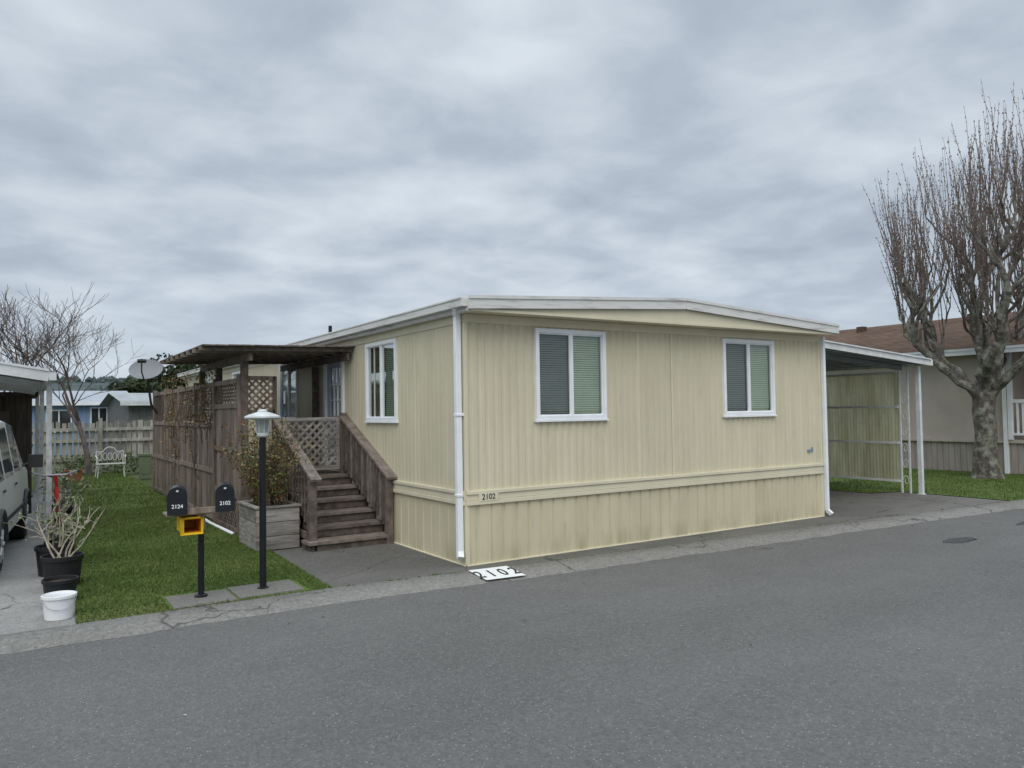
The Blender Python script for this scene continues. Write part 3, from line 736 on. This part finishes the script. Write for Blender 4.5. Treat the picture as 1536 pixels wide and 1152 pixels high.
g.box(-5.5,-4.24,1.90,1.96,1.0,1.45,1)
for sx in(-1,1):
    xm=-4.87+sx*.875
    for yw in(2.75,5.4):
        g.tube([(xm-sx*.21,yw,.315),(xm-sx*.03,yw,.315)],.295,28,2);g.tube([(xm-sx*.03,yw,.315),(xm+sx*.0,yw,.315)],[.295,.275],28,2)
        g.tube([(xm-sx*.1,yw,.315),(xm+sx*.006,yw,.315)],.19,24,3)
        for a in range(5):
            an=a*2*math.pi/5;g.beam((xm+sx*.011,yw+.05*math.cos(an),.315+.05*math.sin(an)),(xm+sx*.011,yw+.16*math.cos(an),.315+.16*math.sin(an)),(1,0,0),.03,.02,0)
        g.tube([(xm+sx*.002,yw+.35*math.cos(b_),.315+.35*math.sin(b_)) for b_ in[math.pi*q/16 for q in range(17)]],.035,6,4)
    g.tube([(xm-sx*.01,4.95,1.03),(xm+sx*.09,4.98,1.06)],.02,6,4)
    g.box(min(xm+sx*.06,xm+sx*.22),max(xm+sx*.06,xm+sx*.22),4.90,4.99,1.0,1.17,4)
    g.box(min(xm-sx*.03,xm+sx*.005),max(xm-sx*.03,xm+sx*.005),1.94,2.04,.75,1.2,5)
    g.box(xm-.004,xm+.008,3.0,3.12,.84,.87,4);g.box(xm-.004,xm+.008,4.1,4.22,.84,.87,4)
    g.box(xm-.006,xm+.010,2.05,6.2,.50,.545,4)
g.box(-5.68,-4.06,1.86,1.96,.36,.56,4);g.box(-5.6,-4.14,6.38,6.48,.36,.55,4)
g.build('wheels_and_details',[mVan,mTint,mTire,mRim,M('van_trim',(.04,.04,.042),rough=.5),mLightR],van,bevel=.004)
van.rotation_euler=(0,0,math.radians(-5.5))

# ------------------------------------------------------------ neighbour carport left
lc=empty('carport',(-5.7,9,0))
g=MB()
z0,z1=2.29,3.02;xa,xb,ya,yb=-3.62,-8.0,5.3,13.0
n=46
for i in range(n):
    a=xa+(xb-xa)*i/n;b=xa+(xb-xa)*(i+1)/n;o=.02 if i%2 else 0
    za=z0+(z1-z0)*i/n
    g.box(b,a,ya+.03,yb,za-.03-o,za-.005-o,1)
g.beam((xa,ya,z0-.06),(xb,ya,z1-.06),(0,0,1),.04,.15,0);g.beam((xa,ya-.03,z0+.02),(xb,ya-.03,z1+.02),(0,0,1),.02,.03,0)
g.box(xa-.0,xa+.09,ya-.02,yb,z0-.12,z0-.01,0)
for y in(7.2,9.2,11.2): g.beam((xa-.05,y,z0-.12),(xb,y,z1-.12),(0,0,1),.06,.1,0)
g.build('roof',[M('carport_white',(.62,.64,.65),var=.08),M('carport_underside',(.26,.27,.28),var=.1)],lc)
g=MB()
for y in(5.6,9.2,12.7):
    g.box(-3.64,-3.57,y-.04,y+.04,0.02,z0-.12,0)
    g.box(-7.9,-7.82,y-.04,y+.04,0.02,z1-.2,0)
g.build('posts',[M('post_white',(.52,.52,.51),var=.2,scale=12)],lc,bevel=.004)
sh=empty('storage_shed',(-5.6,12,0));mBr=M('dark_brown_siding',(.06,.045,.036),var=.3,scale=6,stretch=(3,3,.4))
g=MB();PS=lambda s,d,z:(s,11.4-d,z)
ribs(g,PS,-8,-3.72,0,2.1,.2,.18,.005,.01);g.quad((-3.72,11.4,0),(-3.72,14,0),(-3.72,14,2.1),(-3.72,11.4,2.1));g.quad((-8,11.4,0),(-8,14,0),(-8,14,2.1),(-8,11.4,2.1));g.box(-8.1,-3.62,11.25,14.1,2.1,2.18)
g.build('walls',[mBr],sh,recalc=False)
g=MB();g.box(-6.5,-5.6,11.36,11.388,.1,2.0);g.box(-4.6,-4.1,11.37,11.388,1.3,1.8);g.build('door',[M('shed_door',(.09,.07,.055))],sh)

# ------------------------------------------------------------ back fence (weathered boards)
g=MB();x=-8
while x<1.2:
    w_=U(.10,.13);h=1.5+U(-.04,.05)
    g.box(x,x+w_,18.0+U(-.01,.01),18.02,.25 if R()<.1 else .1,h,random.choice((0,1,2)));x+=w_+U(.02,.05)
for z in(.45,.98,1.3): g.box(-8,1.2,17.94,17.985,z-.045,z+.045,2 if z>.9 else 0)
for x in(-6,-4,-2,0): g.box(x,x+.1,17.85,17.938,0,1.62,1)
g.build('board_fence',[M('weath_a',(.26,.25,.22),var=.35,scale=4,stretch=(2,2,.5)),M('weath_b',(.33,.32,.28),var=.3,scale=4,stretch=(2,2,.5)),M('weath_c',(.41,.40,.36),var=.3,scale=4,stretch=(2,2,.5))])
g=MB()
for _ in range(22): g.leaves((U(-2.9,.8),U(17.4,17.8),U(.1,.4)),(.25,.15,.28),60,.09,(0,1))
g.build('garden_shrubs',[mSuc,mG[1]],recalc=False)
g=MB();bx,by=-1.85,16.1
for dx in(-.33,.33):
    g.tube([(bx+dx,by-.18,.0),(bx+dx*.92,by-.15,.22),(bx+dx,by-.17,.40)],.014,6);g.tube([(bx+dx*1.05,by+.2,0),(bx+dx*.95,by+.17,.40),(bx+dx,by+.22,.72)],.014,6)
    g.tube([(bx+dx,by+.2,.58),(bx+dx*1.1,by,.62),(bx+dx,by-.17,.56),(bx+dx,by-.17,.4)],.013,6)
for q in range(7): g.box(bx-.35,bx+.35,by-.2+q*.058,by-.17+q*.058,.39,.405)
g.tube([(bx-.33,by+.22,.72),(bx-.18,by+.22,.70),(bx-.1,by+.22,.80),(bx,by+.22,.84),(bx+.1,by+.22,.80),(bx+.18,by+.22,.70),(bx+.33,by+.22,.72)],.014,6)
for q in range(5):
    cx_=bx-.24+q*.12;g.tube([(cx_+.05*math.cos(t_),by+.2,.58+.1*math.sin(t_)) for t_ in[2*math.pi*j/12 for j in range(13)]],.008,5)
g.build('garden_bench',[M('bench_white',(.6,.6,.59),var=.1)])
g=MB();g.box(-1.24,-.96,15.3,15.55,0.02,.60);g.box(-1.26,-.94,15.28,15.57,.60,.66);g.box(-1.2,-1.0,15.29,15.302,.12,.5);g.build('utility_box',[M('utility_green',(.14,.17,.11),var=.1)],bevel=.01)
# satellite dish
g=MB();c=Vector((-1.72,10.4,2.58));d=Vector((-.25,-.66,.55)).normalized();xx_=d.cross(Z).normalized();yy_=xx_.cross(d)
vsx=[];fs=[];nr,na=6,28
for i in range(nr+1):
    r=.33*i/nr
    for k in range(na):
        a=2*math.pi*k/na;vsx.append(c+xx_*r*1.0*math.cos(a)+yy_*r*.82*math.sin(a)+d*(r*r*.75))
for i in range(nr):
    for k in range(na): fs.append((i*na+k,i*na+(k+1)%na,(i+1)*na+(k+1)%na,(i+1)*na+k))
g.add(vsx,fs,0)
g.tube([c+yy_*-.27+d*.06,c+yy_*-.26+d*.3,c+yy_*-.06+d*.46],.014,6,1);g.beam(c+yy_*-.08+d*.42-xx_*.08,c+yy_*-.08+d*.42+xx_*.08,d,.05,.06,1)
g.tube([c-d*.02,c-d*.12,c+Vector((.05,.1,-.3)),(-1.62,10.5,1.9),(-1.5,10.5,1.7)],.024,8,1)
g.build('satellite_dish',[M('dish_grey',(.22,.23,.24),var=.06,rough=.6),mPlast],smooth=False)

# ------------------------------------------------------------ background houses left
def simple_house(name,x0,x1,y0,y1,zw,zr,wallm,roofm,trimm,wins,over=.35):
    e=empty(name,((x0+x1)/2,(y0+y1)/2,0));g=MB();P=lambda s,d,z:(s,y0-d,z)
    ribs(g,P,x0,x1,0,zw,.22,.2,.006,.012)
    g.quad((x1,y0,0),(x1,y1,0),(x1,y1,zw),(x1,y0,zw));g.quad((x0,y0,0),(x0,y1,0),(x0,y1,zw),(x0,y0,zw));g.quad((x0,y1,0),(x1,y1,0),(x1,y1,zw),(x0,y1,zw))
    ym=(y0+y1)/2;sl=(zr-zw)/(ym-y0)
    for xg in(x0,x1): g.add([(xg,y0,zw),(xg,y1,zw),(xg,ym,zr-.03)],[(0,1,2)])
    g.build('walls',[wallm],e,recalc=False)
    g=MB()
    g.add([(x0-.3,y0-over,zw-sl*over+.02),(x1+.3,y0-over,zw-sl*over+.02),(x1+.3,ym,zr),(x0-.3,ym,zr),(x1+.3,y1+over,zw-sl*over),(x0-.3,y1+over,zw-sl*over)],[(0,1,2,3),(3,2,4,5)])
    g.build('roof',[roofm],e,recalc=False)
    g=MB();g.box(x0-.3,x1+.3,y0-over-.04,y0-over,zw-sl*over-.12,zw-sl*over+.03)
    g.build('fascia',[trimm],e)
    g=MB()
    for (a,b,za,zb) in wins:
        g.box(a,b,y0-.05,y0-.01,za,zb,0);mx=(a+b)/2
        g.box(a+.06,mx-.03,y0-.058,y0-.051,za+.06,zb-.06,1);g.box(mx+.03,b-.06,y0-.058,y0-.051,za+.06,zb-.06,1)
    g.build('windows',[mWhite,mTint],e)
mGr=M('grey_siding',(.14,.145,.15),var=.15,scale=2,stretch=(1,1,6));mGrRoof=M('grey_roof',(.33,.35,.36),var=.15,scale=3)
simple_house('grey_house',-.6,9,23.5,31,2.2,2.6,mGr,mGrRoof,M('pale_trim',(.6,.62,.64)),[(2.6,3.8,1.2,2.0)])
simple_house('blue_house',-9,.4,32,40,2.35,2.95,M('blue_siding',(.24,.34,.52),var=.08,scale=2),M('pale_roof',(.36,.39,.43)),mWhite,[(-2.9,-1.9,1.0,2.0),(-1.2,-.5,1.0,2.1)])
g=MB();g.box(3.0,3.6,26,26.5,2.3,2.75);g.build('chimney',[M('chimney_brown',(.15,.09,.07))])

# ------------------------------------------------------------ right neighbour house
nh=empty('neighbour_house',(19,8,0))
mNb=M('beige_stucco',(.49,.43,.375),var=.07,scale=1.5,bump=.15,bscale=60);mNs=M('taupe_skirting',(.36,.32,.29),var=.12,scale=3,stretch=(2,2,.4))
mSh,nt_,b_=newmat('brown_shingles');
bt=nt_.nodes.new('ShaderNodeTexBrick');tcx=nt_.nodes.new('ShaderNodeTexCoord');mpx=nt_.nodes.new('ShaderNodeMapping');mpx.inputs['Rotation'].default_value=(0,0,math.pi/2)
nt_.links.new(tcx.outputs['Object'],mpx.inputs[0]);nt_.links.new(mpx.outputs[0],bt.inputs['Vector']);bt.inputs['Scale'].default_value=1;bt.inputs['Brick Width'].default_value=.3;bt.inputs['Row Height'].default_value=.14;bt.inputs['Mortar Size'].default_value=.012
bt.inputs['Color1'].default_value=(.15,.095,.068,1);bt.inputs['Color2'].default_value=(.09,.06,.047,1);bt.inputs['Mortar'].default_value=(.05,.035,.03,1)
ff,_=noise_fac(nt_,.8,.35,.7);cc=mix_rgb(nt_,ff,bt.outputs['Color'],mix_rgb(nt_,.3,bt.outputs['Color'],(.20,.14,.10)));nt_.links.new(cc,b_.inputs['Base Color']);b_.inputs['Roughness'].default_value=.95;b_.inputs['Specular IOR Level'].default_value=.1
g=MB();PN=lambda s,d,z:(15.2-d,s,z)
g.quad((15.2,1.57,.80),(15.2,24,.80),(15.2,24,2.96),(15.2,1.57,2.96));g.quad((15.2,1.57,.8),(17,1.57,.8),(17,1.57,2.96),(15.2,1.57,2.96));g.quad((17,1.57,.8),(17,-3,.8),(17,-3,2.96),(17,1.57,2.96))
g.quad((17,-3,.0),(22.5,-3,0),(22.5,-3,2.96),(17,-3,2.96));g.add([(15,-3,2.96),(22.8,-3,2.96),(18.9,-3,4.1)],[(0,1,2)]);g.quad((22.5,-3,0),(22.5,24,0),(22.5,24,2.96),(22.5,-3,2.96));g.quad((15.2,24,0),(22.5,24,0),(22.5,24,2.96),(15.2,24,2.96))
g.build('walls',[mNb],nh,recalc=False)
g=MB();ribs(g,PN,-3,24,0,.74,.14,.11,.008,.015);g.build('skirting',[mNs],nh,recalc=False)
g=MB();g.box(15.15,17,-3,1.57,.74,.82);g.box(15.14,15.198,1.6,24,.74,.80);g.build('porch_floor_trim',[mNb],nh)
g=MB();g.add([(14.85,-3.3,2.93),(14.85,24.3,2.93),(18.9,24.3,4.15),(18.9,-3.3,4.15),(22.9,24.3,2.93),(22.9,-3.3,2.93)],[(0,1,2,3),(3,2,4,5)])
g.box(14.9,15.2,-3.2,24.2,2.86,2.90)
for y,x in((3.5,17.9),(7,18.2),(10.5,18.0)): g.box(x,x+.22,y,y+.22,3.7,4.12)
g.build('roof',[mSh],nh,recalc=False)
g=MB();g.box(14.76,14.86,-3.3,24.3,2.80,2.93);g.box(14.74,14.765,-3.3,24.3,2.90,2.95);g.box(15.11,15.19,1.55,1.63,.02,2.86);g.beam((14.82,1.6,2.84),(15.15,1.6,2.6),(0,1,0),.06,.06)
g.build('gutter',[mWhite],nh)
g=MB();g.box(15.13,15.2,-3,1.5,1.66,1.74);g.box(15.13,15.2,-3,1.5,.92,.97)
y=1.45
while y>-3:g.box(15.145,15.185,y-.02,y+.02,.97,1.66);y-=.115
g.box(15.12,15.21,1.44,1.53,.82,2.86);g.box(15.12,15.21,-1.2,-1.1,.82,2.86)
g.build('porch_railing',[mWhite],nh)
g=MB();g.box(16.94,16.99,-1.2,1.0,1.1,2.6,0);g.box(16.92,16.939,-1.1,-.15,1.2,2.5,1);g.box(16.92,16.939,-.05,.9,1.2,2.5,1)
g.build('window',[mWhite,mTint],nh)

# ------------------------------------------------------------ right carport
rc=empty('carport',(8,6,0))
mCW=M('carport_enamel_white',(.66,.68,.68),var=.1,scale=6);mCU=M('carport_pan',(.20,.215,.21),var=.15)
g=MB();xa,xb=6.13,9.93;za,zb=2.73,2.46;ya,yb=.45,13
n=40
for i in range(n):
    x0=xa+(xb-xa)*i/n;x1=xa+(xb-xa)*(i+1)/n;z=za+(zb-za)*(i+.5)/n;o=.025 if i%2 else 0
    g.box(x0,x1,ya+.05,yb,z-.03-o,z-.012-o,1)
g.beam((xa,ya,za-.05),(xb,ya,zb-.05),(0,0,1),.03,.10,0);g.beam((xa,ya-.025,za+.01),(xb,ya-.025,zb+.01),(0,0,1),.03,.022,0)
g.box(xb-.005,xb+.07,ya-.02,yb,zb-.10,zb+.005,0)
g.beam((xa,1.0,za-.12),(xb,1.0,zb-.12),(0,0,1),.05,.08,1)
for y in(3.5,6,8.5,11): g.beam((xa,y,za-.12),(xb,y,zb-.12),(0,0,1),.05,.08,1)
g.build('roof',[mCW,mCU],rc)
g=MB();X1=9.86
for y in(.64,3.4,5.8,8.2,10.6): g.box(X1-.035,X1+.035,y-.035,y+.035,.0,zb-.10)
for y in(.84,1.0): g.box(X1-.014,X1+.014,y-.014,y+.014,.0,zb-.11)
g.box(X1-.055,X1+.055,.585,.695,.0,.03)
def scroll(zc,sg):
    pth=[]
    for k in range(22):
        t=k/21*2.4*math.pi;r=.062*(1-k/28);pth.append((X1,.92+sg*r*math.cos(t),zc+r*math.sin(t)*1.7))
    g.tube(pth,.0055,5)
z=.25
sg=1
while z<2.2: scroll(z,sg);sg=-sg;z+=.3
g.build('ornamental_posts',[mCW],rc)
g=MB()
for z in(.24,.95,1.62,2.26): g.box(X1-.05,X1-.012,1.02,12.8,z-.02,z+.02,0)
g.build('girts',[mCW],rc)
mFib,nt_,b_=newmat('fiberglass_panel');f1,_=noise_fac(nt_,2.5,.35,.7,stretch=(1,2.5,.35),detail=5);f2,_=noise_fac(nt_,1.2,.4,.65)
cc=mix_rgb(nt_,f1,(.68,.65,.48),(.42,.37,.23));cc=mix_rgb(nt_,f2,cc,mix_rgb(nt_,.3,cc,(.25,.25,.17)));nt_.links.new(cc,b_.inputs['Base Color']);b_.inputs['Roughness'].default_value=.5
tr_=nt_.nodes.new('ShaderNodeBsdfTranslucent');nt_.links.new(cc,tr_.inputs[0]);mx=nt_.nodes.new('ShaderNodeMixShader');mx.inputs[0].default_value=.65;nt_.links.new(b_.outputs[0],mx.inputs[1]);nt_.links.new(tr_.outputs[0],mx.inputs[2]);nt_.links.new(mx.outputs[0],nt_.nodes['Material Output'].inputs[0])
g=MB();Pp=lambda s,d,z:(X1+.01+d,s,z)
per=.066;s=1.02;pts=[]
while s<12.8: pts.append((s,.010*math.cos(s*2*math.pi/per)));s+=per/6
for (a,da),(b,db) in zip(pts,pts[1:]): g.quad(Pp(a,da,.22),Pp(b,db,.22),Pp(b,db,2.28),Pp(a,da,2.28))
g.build('corrugated_side_panel',[mFib],rc,recalc=False,smooth=True)

# ------------------------------------------------------------ pollarded tree (right)
mBark,nt_,b_=newmat('lichen_bark');f1,h=noise_fac(nt_,5,.47,.60,detail=6,rough=.7);f2,_=noise_fac(nt_,12,.35,.65,stretch=(1,1,.3),detail=5)
cc=mix_rgb(nt_,f2,(.055,.047,.041),(.135,.115,.097));cc=mix_rgb(nt_,f1,cc,mix_rgb(nt_,.6,cc,(.34,.35,.29)));nt_.links.new(cc,b_.inputs['Base Color']);b_.inputs['Roughness'].default_value=.95
bp=nt_.nodes.new('ShaderNodeBump');bp.inputs['Strength'].default_value=1;bp.inputs['Distance'].default_value=.04;nt_.links.new(h,bp.inputs['Height']);nt_.links.new(bp.outputs[0],b_.inputs['Normal'])
mShoot=M('shoot_bark',(.18,.15,.13),var=.3,scale=8);mBud=M('buds',(.24,.16,.14),var=.3,scale=8)
random.seed(12)
g=MB();T=Vector((13.87,1.42,0));CR=Rr*.38  # crown leans slightly along the wall
tp=[T+Vector((0,0,-.05)),T+Vector((.0,0,.12)),T+Vector((-.02,.02,.5)),T+Vector((.02,0,1.0)),T+Vector((-.02,.02,1.5)),T+Vector((0,0,1.85)),T+Vector((0,0,2.1))]
g.tube(tp,[.40,.29,.228,.215,.22,.225,.14],16,0)
def shoot(p,d,L,r):
    n=6;path=[p];
    for i in range(n):
        d=(d+Vector((U(-.12,.12),U(-.12,.12),.13))).normalized();path.append(path[-1]+d*L/n)
    g.tube(path,[r*(1-.7*i/n) for i in range(n+1)],3,1)
    k=int(L/.13)
    for i in range(k):
        t=(i+R())/k*n;j=min(int(t),n-1);q=path[j].lerp(path[j+1],t-j)+Vector((U(-.02,.02),U(-.02,.02),0));s=U(.010,.019)
        g.add([q+Vector((s,0,0)),q+Vector((-s*.5,s*.87,0)),q+Vector((-s*.5,-s*.87,0)),q+Vector((0,0,s*1.9)),q-Vector((0,0,s*1.2))],[(0,1,3),(1,2,3),(2,0,3),(1,0,4),(2,1,4),(0,2,4)],2)
NL=9
for i in range(NL):
    az=i*2*math.pi/NL+U(-.2,.2)-.4;big=i%3!=2
    rad=U(1.4,1.8) if big else U(.4,.8);ht=U(3.8,4.7) if big else U(4.5,5.4)
    o=Vector((math.cos(az),math.sin(az),0));path=[T+Vector((0,0,1.7))+o*.07]
    n=12;zs=U(1.8,2.1);wx=Vector((0,0,0))
    for k in range(1,n+1):
        t=k/n;rr=.08+rad*(math.sin(t*math.pi*.5)**1.05);z=zs+(ht-zs)*(t**1.1)
        wx+=Vector((U(-.09,.09),U(-.09,.09),U(-.05,.05)))
        path.append(T+CR*t+o*rr+wx+Vector((0,0,z)))
    rd=[.112*(1-.66*k/n)*(1+U(-.16,.2)) for k in range(n+1)]
    g.tube(path,rd,9,0)
    for k in range(5,n+1):
        for _ in range(1 if k<n else 3):
            d=(o*U(-.3,.8)+Vector((U(-.7,.7),U(-.7,.7),U(.4,1.1)))).normalized();sp_=[path[k]];m_=8;Ls=U(.8,2.1)
            for q in range(m_):
                d=(d+Vector((U(-.42,.42),U(-.42,.42),U(-.1,.4)))).normalized();nx=sp_[-1]+d*Ls/m_
                h_=Vector((nx.x-T.x-CR.x,nx.y-T.y-CR.y))
                if h_.length>1.95: h_=h_*(1.95/h_.length);nx=Vector((T.x+CR.x+h_.x,T.y+CR.y+h_.y,nx.z))
                sp_.append(nx)
            g.tube(sp_,[.040*(1-.6*q/m_)*U(.8,1.3) for q in range(m_+1)],6,0)
            for q in range(3,m_+1):
                for _2 in range(1 if q<m_ else 4):
                    out=Vector((sp_[q].x-T.x-CR.x,sp_[q].y-T.y-CR.y,0))*.08
                    d2=(Vector((U(-.28,.28),U(-.28,.28),1))+out).normalized()
                    rr2=Vector((sp_[q].x-T.x-CR.x,sp_[q].y-T.y-CR.y)).length
                    Lm=max(.8,min(2.9,(9.4-.55*rr2**2)-sp_[q].z))
                    shoot(sp_[q],d2,U(.4,1)*Lm*.95,U(.0075,.012))
g.build('pollarded_tree',[mBark,mShoot,mBud],recalc=False,loc=tuple(T))

# ------------------------------------------------------------ bare trees (left background)
mBare=M('bare_bark',(.13,.105,.095),var=.3,scale=5)
def bare_tree(T,H,r0,depth,seed,spread=.6):
    random.seed(seed);g=MB()
    def br(p,d,L,r,k):
        n=5;path=[p];dd=d.copy()
        for i in range(n):
            dd=(dd+Vector((U(-.16,.16),U(-.16,.16),U(-.02,.10)))).normalized();path.append(path[-1]+dd*L/n)
        g.tube(path,[max(.0045,r*(1-.45*i/n)) for i in range(n+1)],7 if r>.04 else 3,0)
        if k<=0: return
        nb=random.choice((3,3,4)) if k>1 else 4
        for b in range(nb):
            j=random.randint(2,n) if b else n
            ax=Vector((U(-1,1),U(-1,1),U(-.3,.6))).normalized()
            br(path[j],(dd+ax*spread*U(.6,1.3)).normalized(),L*U(.66,.86),r*.55*U(.8,1.1),k-1)
    br(Vector(T),Vector((0,0,1)),H,r0,depth)
    g.build('bare_tree',[mBare],recalc=False,loc=tuple(T))
bare_tree((-2.3,17.0,0),1.6,.09,5,3,.95)
bare_tree((-4.0,15.8,0),1.75,.10,5,11,.85)

# ------------------------------------------------------------ evergreens & hills
random.seed(5)
mEv=[M('evergreen_dark',(.022,.036,.016),var=.35,scale=.6),M('evergreen_mid',(.042,.060,.025),var=.3,scale=.8),M('evergreen_olive',(.065,.075,.034),var=.3,scale=.8)]
mTr=M('trunk_brown',(.08,.06,.045),var=.3)
def evergreen(x,y,h,w,dens=26):
    g=MB();g.tube([(x,y,0),(x+.1,y,h*.4),(x-.1,y+.1,h*.8)],[.3,.22,.08],8,3)
    for _ in range(dens):
        a=U(0,6.28);t=R();rr=w*U(.1,.85)*(1-.35*t);cx,cy,cz=x+rr*math.cos(a),y+rr*math.sin(a),h*(.38+.55*t)
        s=w*U(.22,.42);g.leaves((cx,cy,cz),(s,s,s*.7),170,.32,random.choice(((0,1),(0,0,1),(1,2),(0,1,2))))
        g.tube([(x,y,cz*.7),(cx,cy,cz)],[.07,.02],4,3)
    g.build('evergreen_tree',mEv+[mTr],recalc=False)
evergreen(7.0,58,7.0,3.4,32);evergreen(3.6,60,4.6,2.4,20);evergreen(11,62,6.0,3,24)
g=MB()
def hz_(x,y):
    return 6.0+8*max(0,mnoise.noise(Vector((x*.012,y*.01,0)))+.36)
nx=60
xs_=[-160+8*i for i in range(nx)]
rows=[]
for yy,k in((200,0),(215,.6),(235,1.0),(270,1.25),(320,1.0)):
    rows.append([(x,yy+6*mnoise.noise(Vector((x*.02,yy,1))),-.1+k*hz_(x,yy)) for x in xs_])
g.add([v for r in rows for v in r],[(i*nx+j,i*nx+j+1,(i+1)*nx+j+1,(i+1)*nx+j) for i in range(len(rows)-1) for j in range(nx-1)],0)
for _ in range(1500):
    j=random.randint(0,nx-1);i=random.choice((1,2,3,3));v=rows[i][j];x=v[0]+U(-4,4);y=v[1]+U(-3,3);z=v[2]-.6;hh=U(1.2,2.6)*(1.4 if R()<.1 else 1);w_=U(1.1,2.0)
    pr=[(w_*(1-t)**.7*(1+U(-.25,.25))+.05,z+hh*t) for t in(0,.25,.5,.75,1)]
    vs_=[];n_=7
    for r_,zz in pr:
        for q in range(n_):
            a=6.283*q/n_;rr=r_*U(.7,1.3);vs_.append((x+rr*math.cos(a),y+rr*math.sin(a),zz))
    g.add(vs_,[(a_*n_+b_1,a_*n_+(b_1+1)%n_,(a_+1)*n_+(b_1+1)%n_,(a_+1)*n_+b_1) for a_ in range(4) for b_1 in range(n_)],random.choice((0,1)))
g.build('forested_hills',[M('hill_dark',(.055,.078,.075),var=.25,scale=.1),M('hill_mid',(.07,.095,.088),var=.25,scale=.1)],recalc=False,loc=(0,0,0))
